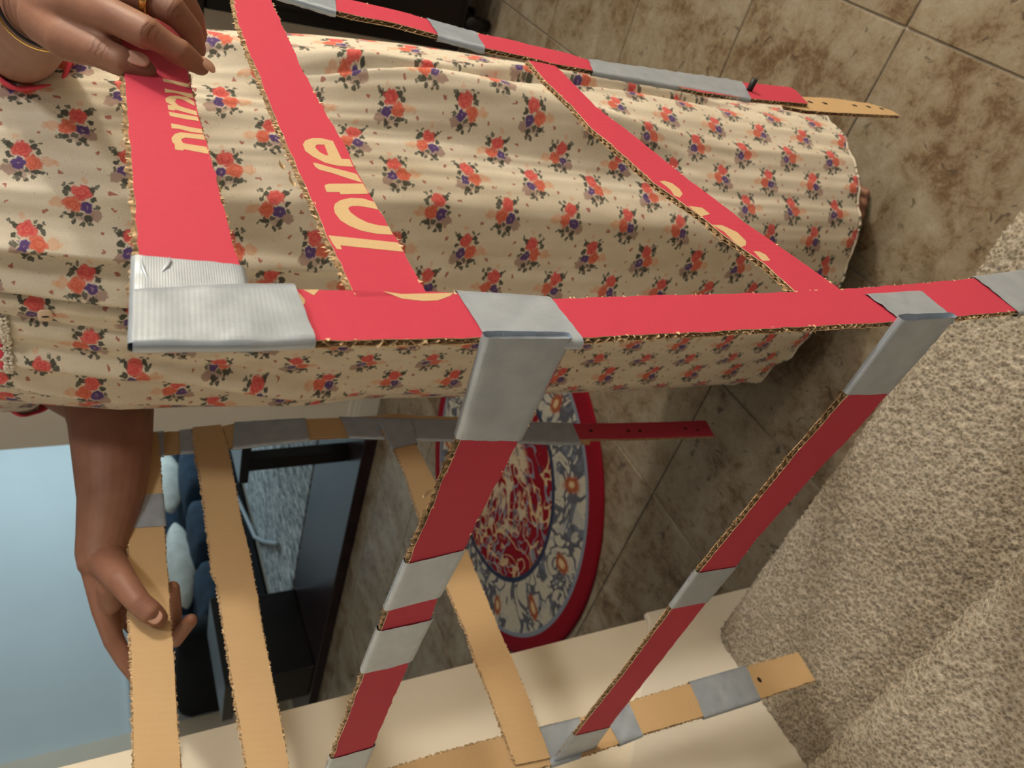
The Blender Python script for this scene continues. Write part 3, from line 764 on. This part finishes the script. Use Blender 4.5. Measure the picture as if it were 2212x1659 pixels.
# --- crossbars between the near and the left post
C1 = strip('crossbar', planeG,
  [(-0.2008, 0.9123), (-0.2164, 0.9110), (-0.2539, 0.9153), (-0.2802, 0.9176), (-0.3066, 0.9178), (-0.3280, 0.9200), (-0.3577, 0.9210), (-0.4046, 0.9242), (-0.4282, 0.9241), (-0.4796, 0.9261), (-0.6062, 0.9293), (-0.7872, 0.9326), (-0.9965, 0.9342)],
  [(-0.2026, 0.8744), (-0.2180, 0.8751), (-0.2593, 0.8801), (-0.2859, 0.8819), (-0.3165, 0.8846), (-0.3526, 0.8865), (-0.4022, 0.8912), (-0.4278, 0.8908), (-0.4796, 0.8938), (-0.6068, 0.8973), (-0.8051, 0.8997), (-0.9952, 0.9024)], edges=(1, 1))
C2 = strip('crossbar', planeK,
  [(-0.1927, 0.6234), (-0.2468, 0.6245), (-0.3103, 0.6337), (-0.3827, 0.6386), (-0.4467, 0.6444), (-0.5001, 0.6440), (-0.6085, 0.6449), (-0.7358, 0.6501), (-0.7920, 0.6517)],
  [(-0.1920, 0.5755), (-0.2491, 0.5797), (-0.2812, 0.5814), (-0.3312, 0.5913), (-0.4122, 0.6012), (-0.4500, 0.5998), (-0.5040, 0.6019), (-0.6172, 0.6019), (-0.7450, 0.6027), (-0.8005, 0.6017)], edges=(1, 1))
tape(planeG, [((-0.1880, 0.9191), (-0.1896, 0.8757), (-0.2545, 0.9157), (-0.2596, 0.8800))], wr=.0010)
tape(planeG, [((-0.3577, 0.9210), (-0.3539, 0.8868), (-0.4056, 0.9243), (-0.4021, 0.8916))], wr=.0006)
tape(planeG, [((-0.4286, 0.9244), (-0.4284, 0.8907), (-0.4801, 0.9263), (-0.4796, 0.8938))], wr=.0006)
tape(planeG, [((-0.6080, 0.9290), (-0.6077, 0.8972), (-0.9965, 0.9342), (-0.9952, 0.9024))], wr=.0006)
tape(planeK, [((-0.1814, 0.6247), (-0.1799, 0.5728), (-0.2468, 0.6245), (-0.2491, 0.5797))], wr=.0009)
tape(planeK, [((-0.4467, 0.6444), (-0.4508, 0.5993), (-0.5001, 0.6440), (-0.5040, 0.6019))], wr=.0006)
tape(planeK, [((-0.7358, 0.6501), (-0.7450, 0.6027), (-0.7981, 0.6511), (-0.8122, 0.5980))], wr=.0007)

def flap(fn, at, d1, d2, ln, wd, parent):
    # a curled flake of torn liner standing out from the cut edge
    at, d1, d2 = np.array(at), np.array(d1), np.array(d2); s = MB(); rows = []
    for i in range(6):
        t = i / 5; c = at + d1 * ln * t; w = wd * (1 - .55 * t)
        rows.append([fn(*(c - d2 * w), -.002 + .003 * t * t), fn(*c, -.0008 + .004 * t * t), fn(*(c + d2 * w), -.0022 + .0028 * t * t)])
    s.grid(rows); s.build('torn_flap', 'liner', parent, True)
for x_, (at, d) in enumerate(((((0.3833, 0.9788)), (.2, .98)), (((0.4005, 0.9812)), (-.3, .95)))):
    flap(planeA, at, (d[0] * .7, d[1] * .7), (.9, -.2), .0055, .0028, G2)
flap(planeG, ((-0.2966, 0.9194)), (.25, .95), (.9, -.3), .0085, .0022, C1)
flap(planeG, ((-0.3130, 0.9196)), (-.2, .9), (.9, .3), .0055, .0022, C1)

# --- left panel, brown inside towards us
BR = ('kraft', 'kraft')
P4 = strip('post', planeB,
  [(0.8139, 1.0279), (0.8153, 1.0103), (0.8155, 0.9646), (0.8183, 0.9261), (0.8226, 0.9073), (0.8212, 0.8115), (0.8194, 0.7638), (0.8179, 0.7083), (0.8200, 0.6679), (0.8136, 0.6526), (0.8017, 0.5700), (0.7779, 0.4434), (0.7673, 0.3800), (0.7659, 0.3555)],
  [(0.7766, 1.0306), (0.7776, 1.0135), (0.7782, 0.9661), (0.7789, 0.9169), (0.7836, 0.8157), (0.7817, 0.7588), (0.7794, 0.7121), (0.7745, 0.6591), (0.7654, 0.5931), (0.7465, 0.4854), (0.7250, 0.3854), (0.7229, 0.3664)], mats=BR, edges=(0, 0))
E4 = strip('post_end', planeB, [(0.7682, 0.3887), (0.7664, 0.3609), (0.7578, 0.2649), (0.7478, 0.1072), (0.7468, 0.0967)],
  [(0.7331, 0.3930), (0.7325, 0.3788), (0.7221, 0.2862), (0.7156, 0.1994), (0.7083, 0.1043)], mats=('red', 'kraft'), off=.0006, edges=(0, 1), label='red end of the far post with a row of punched holes')
for (x, y) in [(0.7484, 0.3518), (0.7405, 0.2782), (0.7380, 0.2547), (0.7331, 0.1558), (0.7271, 0.1307)]:
    c = planeB(x, y, .0006)
    MB().ellipsoid(c, (NA * .0007, Vector((0, .0030, 0)), Vector((0, 0, .0040))), 12, 6).build('punched_hole', 'hole', E4, True)
G6 = strip('rung', planeB,
  [(0.8190, 1.0448), (0.7306, 1.0482), (0.6536, 1.0507), (0.6046, 1.0529), (0.5425, 1.0565), (0.5059, 1.0572), (0.4555, 1.0593), (0.3913, 1.0622), (0.3301, 1.0646)],
  [(0.8123, 1.0050), (0.7650, 1.0070), (0.6609, 1.0123), (0.5970, 1.0144), (0.5382, 1.0177), (0.4965, 1.0182), (0.4455, 1.0211), (0.3979, 1.0231), (0.3627, 1.0248), (0.3219, 1.0260)], mats=BR, off=.003)
G7 = strip('rung', planeB,
  [(0.8179, 0.9632), (0.7822, 0.9650), (0.7389, 0.9629), (0.6830, 0.9643), (0.6336, 0.9654), (0.5877, 0.9678), (0.5745, 0.9645), (0.5260, 0.9653), (0.4832, 0.9652), (0.4246, 0.9661), (0.3633, 0.9655), (0.3018, 0.9622)],
  [(0.8193, 0.9266), (0.7814, 0.9242), (0.7103, 0.9243), (0.6580, 0.9256), (0.6085, 0.9238), (0.5797, 0.9243), (0.5320, 0.9256), (0.4739, 0.9268), (0.4337, 0.9269), (0.3953, 0.9270), (0.3524, 0.9281), (0.2908, 0.9270)], mats=BR, off=.003)
G8 = strip('rung', planeB,
  [(0.7873, 0.7077), (0.7476, 0.6987), (0.7074, 0.6956), (0.6280, 0.6997), (0.5155, 0.6989), (0.4825, 0.6983), (0.4455, 0.6965), (0.4088, 0.6990), (0.3702, 0.6976), (0.3105, 0.6990), (0.2884, 0.6983)],
  [(0.7826, 0.6632), (0.7517, 0.6643), (0.7223, 0.6616), (0.6841, 0.6580), (0.5603, 0.6540), (0.4966, 0.6540), (0.4314, 0.6548), (0.3965, 0.6538), (0.3548, 0.6536), (0.3187, 0.6560), (0.2842, 0.6573)], mats=BR, off=.003)
P3 = strip('post', planeB,
  [(0.3219, 1.0260), (0.3229, 0.9352), (0.3234, 0.8277), (0.3236, 0.7602), (0.3217, 0.7151), (0.3183, 0.6544), (0.3147, 0.6007), (0.3158, 0.5335), (0.3166, 0.5025), (0.3157, 0.4391), (0.3144, 0.3352), (0.3123, 0.2357)],
  [(0.2935, 1.0291), (0.2926, 0.9326), (0.2904, 0.8124), (0.2831, 0.7309), (0.2773, 0.6510), (0.2761, 0.6051), (0.2761, 0.5669), (0.2775, 0.5322), (0.2746, 0.4410), (0.2725, 0.3425), (0.2721, 0.2385)], mats=BR)
c = planeB(0.2948, 0.3261)
MB().ellipsoid(c, (NA * .0007, Vector((0, .0040, 0)), Vector((0, 0, .0030))), 12, 6).build('punched_hole', 'hole', P3, True)
tape(planeB, [((0.8154, 1.0114), (0.7769, 1.0146), (0.8157, 0.9981), (0.7769, 1.0011))], wr=.0012, off=.0005)
tape(planeB, [((0.8153, 0.9789), (0.7785, 0.9817), (0.8161, 0.9547), (0.7790, 0.9592))], wr=.0016, off=.0005)
tape(planeB, [((0.8227, 0.9085), (0.7789, 0.9169), (0.8212, 0.8115), (0.7834, 0.8144))], wr=.0022, off=.0005)
tape(planeB, [((0.8191, 0.7611), (0.7817, 0.7581), (0.7672, 0.3791), (0.7249, 0.3846))], wr=.0008, off=.0005)
tape(planeB, [((0.8012, 0.7051), (0.7995, 0.6586), (0.7467, 0.6990), (0.7525, 0.6633))], wr=.0008, off=.0044)
tape(planeB, [((0.7134, 1.0488), (0.7104, 1.0104), (0.6640, 1.0500), (0.6608, 1.0118))], wr=.0008, off=.003)
tape(planeB, [((0.3172, 0.6543), (0.2779, 0.6585), (0.3149, 0.6012), (0.2770, 0.6192))], wr=.0008)
tape(planeB, [((0.3154, 0.5693), (0.2761, 0.5669), (0.3154, 0.5295), (0.2775, 0.5322))], wr=.0022)
tape(planeB, [((0.3164, 0.4317), (0.2740, 0.4385), (0.3148, 0.3341), (0.2725, 0.3425))], wr=.0016)

# ------------------------------------------------------------------ the woman
PR = empty('person', (-0.475, 0.86, 0.0), 'woman in a cream floral nightdress gripping the cardboard frame with both hands', 'person')
def solid(mb, voxel, smooth=6):
    """union of the overlapping volumes as one smooth skin"""
    me = mb.mesh('tmp', (0, 0, 0)); o = bpy.data.objects.new('tmp', me); COL.objects.link(o)
    r = o.modifiers.new('r', 'REMESH'); r.mode = 'VOXEL'; r.voxel_size = voxel
    sm = o.modifiers.new('s', 'SMOOTH'); sm.factor = 0.5; sm.iterations = smooth
    dg = bpy.context.evaluated_depsgraph_get(); dg.update()
    ev = o.evaluated_get(dg).to_mesh()
    V_ = np.empty(len(ev.vertices) * 3); ev.vertices.foreach_get('co', V_)
    F_ = [list(p.vertices) for p in ev.polygons]
    o.evaluated_get(dg).to_mesh_clear()
    bpy.data.objects.remove(o, do_unlink=True); bpy.data.meshes.remove(me)
    return V_.reshape(-1, 3), F_
body = MB()
t = MB()      # trunk, head, legs
def ell_tube(mb, prof, seg=40):
    rows = [[(cx + rx * math.cos(2 * PI * k / seg), cy + ry * math.sin(2 * PI * k / seg), z) for k in range(seg)] for (cx, cy, z, rx, ry) in prof]
    o = len(mb.v); mb.grid(rows, 0, True); k = len(mb.v)
    mb.f.append([o + j for j in range(seg)][::-1]); mb.mi.append(0); mb.f.append([k - seg + j for j in range(seg)]); mb.mi.append(0)
BX = -0.478
ell_tube(t, [(BX, .87, .66, .05, .05), (BX, .87, .72, .15, .11), (BX, .87, .80, .165, .115), (BX, .875, .90, .14, .10), (BX, .87, 1.00, .14, .10), (BX, .865, 1.10, .155, .105),
             (BX, .875, 1.18, .16, .09), (BX, .885, 1.24, .12, .07), (BX, .885, 1.275, .05, .05)])
t.tube([(BX, .885, 1.22), (BX, .875, 1.36)], [.052, .048], 20)
t.ellipsoid((BX, .85, 1.425), ((.072, 0, 0), (0, .088, 0), (0, 0, .108)), 32, 20)
t.ellipsoid((BX, .80, 1.365), ((.045, 0, 0), (0, .04, 0), (0, 0, .035)), 20, 12)
t.tube([(BX, .765, 1.435), (BX, .748, 1.405)], [.008, .013], 12)
t.tube([(BX - .018, .767, 1.372), (BX + .018, .767, 1.372)], [.008, .008], 10)
t.tube([(BX - .014, .768, 1.362), (BX + .014, .768, 1.362)], [.008, .008], 10)
for s_ in (-1, 1):
    t.ellipsoid((BX + s_ * .074, .86, 1.42), ((.012, 0, 0), (0, .018, 0), (0, 0, .03)), 14, 10)
    t.tube([(BX + s_ * .085, .87, .78), (BX + s_ * .085, .86, .43), (BX + s_ * .088, .87, .25), (BX + s_ * .09, .88, .09)], [.078, .052, .048, .032], 20)
    fx = BX + (.125 if s_ > 0 else -.075)
    t.tube([(BX + s_ * .09, .885, .075), (fx, .885, .045), (fx + s_ * .012, .83, .030), (fx + s_ * .014, .785, .022)], [.034, .034, .034, .026], 16)
    for k in range(5):
        q = (k - 2) * .0155 * s_
        ly = .735 + abs(k - 0.6) * .006
        t.tube([(fx + q * .9 + s_ * .014, .79, .016), (fx + q + s_ * .014, ly, .0125)], [.010, .0105 if k == 0 else .0080], 12)
    t.tube([(BX + s_ * .10, .875, 1.225), (BX + s_ * .175, .865, 1.20)], [.055, .052], 18)
v, f = solid(t, 0.0042, 4); body.add(v, f)
# arms with hands
a = MB()
# her left arm (near): shoulder, elbow, wrist
a.tube([(BX + .17, .865, 1.205), (BX + .165, .89, 1.165), (-0.3792, 0.9984, 1.1619), (-0.2903, 0.8373, 1.1249), (-0.2329, 0.7236, 1.1075), (-0.1815, 0.6080, 1.0948)], [.046, .040, .036, .033, .029, .0235], 20)
WL = Vector((-0.1734, 0.5810, 1.0937))
for (p, q, r0, r1) in (((-0.1522, 0.5318, 1.0754), (-0.1734, 0.5810, 1.0937), .0125, .018), ((-0.1423, 0.5463, 1.0627), (-0.1709, 0.5913, 1.0965), .0120, .017), ((-0.1377, 0.5630, 1.0533), (-0.1699, 0.6060, 1.0990), .0115, .017), ((-0.1346, 0.5834, 1.0464), (-0.1705, 0.6222, 1.1013), .0110, .016)):
    a.tube([q, p], [r1, r0], 16)
a.tube([(-0.1734, 0.5666, 1.0905), (-0.1712, 0.5244, 1.0796), (-0.1682, 0.5033, 1.0656), (-0.1691, 0.4937, 1.0535), (-0.1711, 0.4920, 1.0431)], [.017, .0122, .0090, .0085, .0066], 18)
a.tube([(-0.1659, 0.5422, 1.0770), (-0.1651, 0.5264, 1.0667), (-0.1637, 0.5171, 1.0606)], [.013, .0105, .007], 14)
a.tube([(-0.1688, 0.5401, 1.0796), (-0.1624, 0.5383, 1.0758)], [.012, .012], 14)
a.tube([(-0.1522, 0.5318, 1.0754), (-0.1475, 0.5012, 1.0568), (-0.1483, 0.4834, 1.0414), (-0.1548, 0.4816, 1.0259), (-0.1637, 0.4876, 1.0136)], [.0120, .0094, .0092, .0076, .0052], 18)
a.tube([(-0.1414, 0.5458, 1.0610), (-0.1375, 0.5178, 1.0427), (-0.1401, 0.5054, 1.0266), (-0.1498, 0.5068, 1.0173), (-0.1616, 0.5104, 1.0134)], [.0118, .0090, .0086, .0072, .0060], 18)
a.tube([(-0.1376, 0.5636, 1.0520), (-0.1355, 0.5381, 1.0350), (-0.1388, 0.5301, 1.0195), (-0.1492, 0.5313, 1.0129), (-0.1605, 0.5342, 1.0095)], [.0112, .0085, .0080, .0068, .0058], 18)
a.tube([(-0.1350, 0.5854, 1.0455), (-0.1348, 0.5671, 1.0325), (-0.1378, 0.5613, 1.0199), (-0.1458, 0.5624, 1.0142)], [.0105, .0075, .0068, .0052], 16)
# her right arm (far)
a.tube([(BX - .17, .865, 1.205), (BX - .20, .885, 1.16), (-0.7594, 0.9488, 1.1525), (-0.7421, 0.9172, 1.1090), (-0.7256, 0.8716, 1.0681), (-0.7288, 0.8239, 1.0582), (-0.7452, 0.7734, 1.0602), (-0.7608, 0.7107, 1.0652), (-0.7708, 0.6634, 1.0745), (-0.7752, 0.6408, 1.0798)],
       [.046, .042, .040, .043, .0515, .0500, .0450, .0365, .0300, .0265], 22)
for (p, r0) in (((-0.8214, 0.5969, 1.0786), .0135), ((-0.8305, 0.6124, 1.0692), .0130), ((-0.8366, 0.6260, 1.0599), .0125), ((-0.8374, 0.6400, 1.0531), .0115)):
    a.tube([(-0.7770, 0.6423, 1.0798), p], [.0235, r0], 16)
a.tube([(-0.7683, 0.6238, 1.0730), (-0.7495, 0.5800, 1.0608), (-0.7475, 0.5476, 1.0470), (-0.7519, 0.5367, 1.0373), (-0.7607, 0.5343, 1.0300)], [.0195, .0150, .0125, .0125, .0105], 18)
a.tube([(-0.7791, 0.6017, 1.0721), (-0.8050, 0.5973, 1.0721)], [.015, .013], 14)
a.tube([(-0.8214, 0.5969, 1.0786), (-0.8479, 0.5746, 1.0711), (-0.8645, 0.5554, 1.0603), (-0.8786, 0.5389, 1.0502)], [.0130, .0112, .0100, .0075], 18)
a.tube([(-0.8305, 0.6124, 1.0692), (-0.8599, 0.5787, 1.0370), (-0.8368, 0.5549, 1.0099), (-0.8008, 0.5509, 0.9946)], [.0125, .0110, .0102, .0078], 18)
a.tube([(-0.8366, 0.6260, 1.0599), (-0.8549, 0.5901, 1.0301), (-0.8252, 0.5706, 1.0095), (-0.7834, 0.5862, 1.0100)], [.0120, .0106, .0100, .0080], 18)
a.tube([(-0.8374, 0.6400, 1.0531), (-0.8457, 0.6188, 1.0338), (-0.8193, 0.6128, 1.0208), (-0.7937, 0.6204, 1.0237)], [.0110, .0088, .0078, .0064], 16)
v, f = solid(a, 0.0016, 6); body.add(v, f)
body.build('body', 'skin', PR, True)
# nails
def nail(c, along, out, ln, wd, th=.0011):
    c, al, ou = Vector(c), Vector(along).normalized(), Vector(out)
    ou = (ou - al * ou.dot(al)).normalized(); sd = al.cross(ou)
    MB().ellipsoid(c, (al * ln, sd * wd, ou * th), 20, 10, 0, 0.75).build('fingernail', 'nail', PR, True)
def towards(p, d): return (Vector(p) + (Vector((0, 0, 1.08)) - Vector(p)).normalized() * d)
up_l = Vector((-0.1649, 0.4962, 1.0457)) - Vector((-0.1711, 0.4920, 1.0431))
nl = Vector((-0.1699, 0.4929, 1.0450)); vw = (Vector((0, 0, 1.08)) - nl).normalized()
od = (vw * .6 + up_l.normalized() * .45).normalized()
nail(nl + od * .0066, Vector((-0.1711, 0.4920, 1.0431)) - Vector((-0.1691, 0.4937, 1.0535)), od, .0062, .0046)
nr = Vector((-0.7576, 0.5353, 1.0339)); vw = (Vector((0, 0, 1.08)) - nr).normalized()
nail(nr + vw * .0108, Vector((-0.7607, 0.5343, 1.0300)) - Vector((-0.7475, 0.5476, 1.0470)), vw, .0092, .0072)
ni = Vector((-0.1638, 0.4872, 1.0131)); vw = (Vector((0, 0, 1.08)) - ni).normalized()
ou = (Vector((-0.1615, 0.4867, 1.0097)) - ni).normalized()
nail(ni + ou * .0040 + vw * .001, Vector((-0.1638, 0.4872, 1.0131)) - Vector((-0.1548, 0.4816, 1.0259)), (ou + vw * .3), .0055, .0040)
nb = Vector((-0.7875, 0.5863, 1.0109)); ou = (Vector((-0.7801, 0.5793, 1.0050)) - nb).normalized()
nail(nb + ou * .0066, Vector((-0.7864, 0.5875, 1.0113)) - Vector((-0.8266, 0.5730, 1.0102)), ou, .006, .005)
# eyes and hair
for s_ in (-1, 1):
    MB().ellipsoid((BX + s_ * .030, .777, 1.432), ((.014, 0, 0), (0, .009, 0), (0, 0, .009)), 16, 10).build('eye', 'eye', PR, True)
hr = MB(); hr.ellipsoid((BX, .872, 1.445), ((.082, 0, 0), (0, .090, 0), (0, 0, .105)), 32, 20)
hr.ellipsoid((BX, .965, 1.42), ((.045, 0, 0), (0, .04, 0), (0, 0, .045)), 20, 12)
v, f = solid(hr, .004, 4); MB().add(v, f).build('hair', 'hair', PR, True)
# ring and bracelets
def band(c, axis, r, thick, name, mat, flat=1.0, wide=0.0):
    c, ax = Vector(c), Vector(axis).normalized(); u = ax.orthogonal().normalized(); w = ax.cross(u); s = MB(); P = []
    for i in range(40):
        q = 2 * PI * i / 40; d = u * math.cos(q) + w * math.sin(q)
        P.append([c + d * r + (d * math.cos(k) * thick + ax * math.sin(k) * (wide or thick)) for k in (2 * PI * j / 10 for j in range(10))])
    P.append(P[0]); s.grid(P, 0, True); return s.build(name, mat, PR, True)
band((-0.1386, 0.5130, 1.0371), Vector((-0.1401, 0.5054, 1.0266)) - Vector((-0.1375, 0.5178, 1.0427)), .0098, .0010, 'ring', 'gold', wide=.0022)
ra = Vector((-0.1712, 0.5853, 1.0928)) - Vector((-0.2329, 0.7236, 1.1075))
for k, (x, y, d) in enumerate(((-0.1756, 0.6025, 1.0926), (-0.1816, 0.6164, 1.0941))):
    band((x, y, d), ra, .0262 + .0008 * k, .0011, 'bracelet', 'black_thread' if k == 0 else 'gold')

# the nightdress
NT = 480
def dress_rows():
    zs = list(np.linspace(.078, 1.19, 190)) + [1.205, 1.22, 1.235, 1.25, 1.262]
    rows, UV = [], []
    for z in zs:
        xc = float(np.interp(z, [.08, .3, .55, .75, 1.05, 1.2], [-.476, -.480, -.473, -.471, -.481, -.487]))
        rx = float(np.interp(z, [.08, .3, .55, .7, .85, 1.05, 1.17, 1.215, 1.262], [.244, .241, .243, .239, .232, .218, .206, .175, .062]))
        ry = float(np.interp(z, [.08, .3, .55, .85, 1.05, 1.17, 1.215, 1.262], [.185, .178, .174, .166, .158, .146, .120, .055]))
        yc = .85 + max(0, z - 1.05) * .15
        row, u = [], []
        low = min(1, max(0, (1.0 - z) / .8))
        for k in range(NT):
            th = 2 * PI * k / NT; dg = math.degrees(th); dg = dg - 360 if dg > 180 else dg
            d = 0.0
            # hanging folds: long, almost vertical, wider towards the hem
            fold = .0060 * nz((math.cos(th) * 3.1, math.sin(th) * 3.1, z * .55)) * (1 + .6 * low) * 1.6
            fold += .0036 * math.sin(th * 9 + 2.4 * nz((math.cos(th), math.sin(th), z * 1.1))) * (.5 + .5 * low)
            fold += .0028 * nz((math.cos(th) * 9, math.sin(th) * 9, z * 1.6)) + .0016 * nz((math.cos(th) * 24, math.sin(th) * 24, z * 5))
            d += fold
            def ridge(pts, w, amp, tail=.06, ws=None):
                zz = [p[0] for p in pts]
                if z < zz[0] - tail or z > zz[-1] + tail: return 0.0
                c = float(np.interp(z, zz, [p[1] for p in pts])); fade = min(1, (z - zz[0] + tail) / (tail * 2), (zz[-1] + tail - z) / (tail * 2))
                return amp * max(0, fade) * math.exp(-((dg - c) / (ws if ws and dg < c else w)) ** 2)
            d += ridge([(.84, -77), (.95, -75.5), (1.037, -73.6), (1.2, -73.8)], 4.5, .013, .06, .55)       # tuck beside the placket
            d -= ridge([(.84, -79), (.95, -77.3), (1.037, -75.3), (1.2, -75.2)], .9, .006, .06, 4.0)
            d -= ridge([(.98, -89.5), (1.04, -88), (1.2, -85)], .55, .007, .03)
            d += ridge([(.98, -87.5), (1.04, -86.5), (1.2, -83.5)], 3.0, .006, .03, .6)
            d += ridge([(1.0, -92), (1.2, -89)], 3.0, .004, .03)
            d -= ridge([(1.0, -97.5), (1.2, -93.6)], .6, .005, .03)
            d += ridge([(.80, -130), (.83, -128), (1.025, -113), (1.2, -108)], 4.5, .011, .06, .8)
            d += ridge([(.80, -142), (1.025, -128), (1.2, -119)], 4.5, .009, .06, .8)
            d -= ridge([(.80, -124), (.83, -122), (1.025, -107), (1.2, -102)], 2.4, .006)
            d += ridge([(.30, -1), (.57, -9), (.76, -15), (.86, -17)], 3.2, .010)                # crease at her side
            d -= ridge([(.30, -4.5), (.57, -12.5), (.76, -18.8), (.86, -21)], .8, .010)
            d += ridge([(.45, -29), (.52, -28), (.63, -24), (.80, -19), (.95, -9), (1.02, -3)], 5.0, .015, .06, 7.0)
            d -= ridge([(.45, -45), (.63, -42), (.80, -36), (.95, -28)], 8.0, .010)
            d += ridge([(.3, -66), (.6, -62), (.9, -56)], 7.0, .007)
            if z < .11: d += .002 * math.sin(th * 19 + 1.3) * (.11 - z) / .03
            rr = 1.0
            zz = z
            if z < .20: zz = z + (.006 * math.sin(th * 3 + .6) + .0015 * math.sin(th * 9)) * (.20 - z) / .12
            row.append((xc + (rx + d) * math.cos(th), yc + (ry + d) * math.sin(th), zz))
            u.append((.236 * (th - 2 * PI if th > PI else th) * .93, z))
        rows.append(row); UV.append(u)
    return rows, UV
rows, UV = dress_rows()
dr = MB(); dr.grid(rows, 0, True, UV)
# the seam of the unwrapped print lies at her back
for pi, us in dr.uv.items():
    m_ = max(q[0] for q in us)
    if m_ - min(q[0] for q in us) > .5: dr.uv[pi] = [(q[0] + (2 * PI * .236 * .93 if q[0] < 0 else 0), q[1]) for q in us]
dress = dr.build('nightdress', 'dress', PR, True, label='cream cotton nightdress printed with red and purple flowers')
sd = dress.modifiers.new('cloth', 'SOLIDIFY'); sd.thickness = 0.0012; sd.offset = -1
hm = MB(); P = []
for k in range(NT + 1):
    x, y, z = rows[0][k % NT]
    P.append([(x + .0018 * math.cos(q) * math.cos(2 * PI * k / NT), y + .0018 * math.cos(q) * math.sin(2 * PI * k / NT), z + .0022 * math.sin(q)) for q in (2 * PI * j / 8 for j in range(8))])
hm.grid(P, 0, True, [[(.236 * .93 * 2 * PI * k / NT, .07)] * 8 for k in range(NT + 1)]); hm.build('hem', 'dress', dress, True)
def surf(dg, z, off):
    th = math.radians(dg) % (2 * PI); i = min(range(190), key=lambda q: abs(rows[q][0][2] - z)); k = int(th / (2 * PI) * NT) % NT
    x, y, zz = rows[i][k]; return Vector((x + off * math.cos(th), y + off * math.sin(th), zz))
bc = surf(-90.2, 1.111, .004)
bt = MB().ellipsoid(bc, ((.0066, 0, 0), (0, .0022, 0), (0, 0, .0066)), 24, 10, 0, .7); bt.build('button', 'button', dress, True)
MB().ellipsoid(bc + Vector((.0, -.0021, 0)), ((.0010, 0, 0), (0, .0005, 0), (0, 0, .0034)), 12, 8).build('button_slot', 'hole', dress, True)
lc = MB()
for k in range(26):
    c = surf(-94 - k * .62, 1.150 + .004 * math.sin(k * 1.9), .003); r = random.uniform(.0026, .0042)
    for j in range(5):
        q = 2 * PI * j / 5 + k
        lc.ellipsoid(c + Vector((r * .8 * math.cos(q), -.001, r * .8 * math.sin(q))), ((r * .5, 0, 0), (0, .0016, 0), (0, 0, r * .5)), 8, 5)
lc.build('lace_trim', 'lace', dress, True)
yk = MB(); yk.tube([surf(-93 - k * 1.2, 1.157, .002) for k in range(14)], [.0030] * 14, 8); yk.build('yoke_piping', 'pink_trim', dress, True)
# sleeves
def sleeve(pts, rad, tag):
    s = MB(); pts = [Vector(p) for p in pts]; rows_, uv_ = [], []
    seg = 48; ln = 0
    for i in range(len(pts)):
        t_ = (pts[min(i + 1, len(pts) - 1)] - pts[max(i - 1, 0)]).normalized(); a_ = t_.cross(Vector((0, 0, 1))).normalized(); b_ = a_.cross(t_)
        if i: ln += (pts[i] - pts[i - 1]).length
        rows_.append([pts[i] + (a_ * math.cos(q) + b_ * math.sin(q)) * (rad[i] + .0012 * math.sin(q * 7 + i)) for q in (2 * PI * k / seg for k in range(seg))])
        uv_.append([(rad[i] * 2 * PI * k / seg + tag, 1.1 - ln) for k in range(seg)])
    s.grid(rows_, 0, True, uv_); o = s.build('sleeve', 'dress', PR, True)
    m_ = o.modifiers.new('cloth', 'SOLIDIFY'); m_.thickness = .0012
    tr = MB(); n_ = len(pts); t_ = (pts[-1] - pts[-2]).normalized(); a_ = t_.cross(Vector((0, 0, 1))).normalized(); b_ = a_.cross(t_); P = []
    for k in range(seg + 1):
        q = 2 * PI * k / seg; d = a_ * math.cos(q) + b_ * math.sin(q); c = pts[-1] + d * (rad[-1] + .0012 * math.sin(q * 7 + n_ - 1))
        P.append([c + d * .0022 * math.cos(w) + t_ * .0045 * math.sin(w) for w in (2 * PI * j / 8 for j in range(8))])
    tr.grid(P, 0, True); tr.build('sleeve_trim', 'pink_trim', o, True)
def interp(pts, n):
    pts = [np.array(p) for p in pts]; d = np.r_[0, np.cumsum([np.linalg.norm(pts[i + 1] - pts[i]) for i in range(len(pts) - 1)])]
    return [tuple(np.interp(q, d, [p[k] for p in pts]) for k in range(3)) for q in np.linspace(0, d[-1], n)]
sleeve(interp([(BX + .13, .87, 1.225), (BX + .175, .88, 1.185), (-0.3876, 1.0088, 1.1654), (-0.3036, 0.8594, 1.1295), (-0.2673, 0.7985, 1.1165)], 14), list(np.linspace(.066, .039, 14)), 0.0)
sleeve(interp([(BX - .13, .87, 1.225), (BX - .19, .882, 1.175), (-0.7668, 0.9601, 1.1665), (-0.7598, 0.9462, 1.1494)], 12), list(np.linspace(.066, .049, 12)), .3)
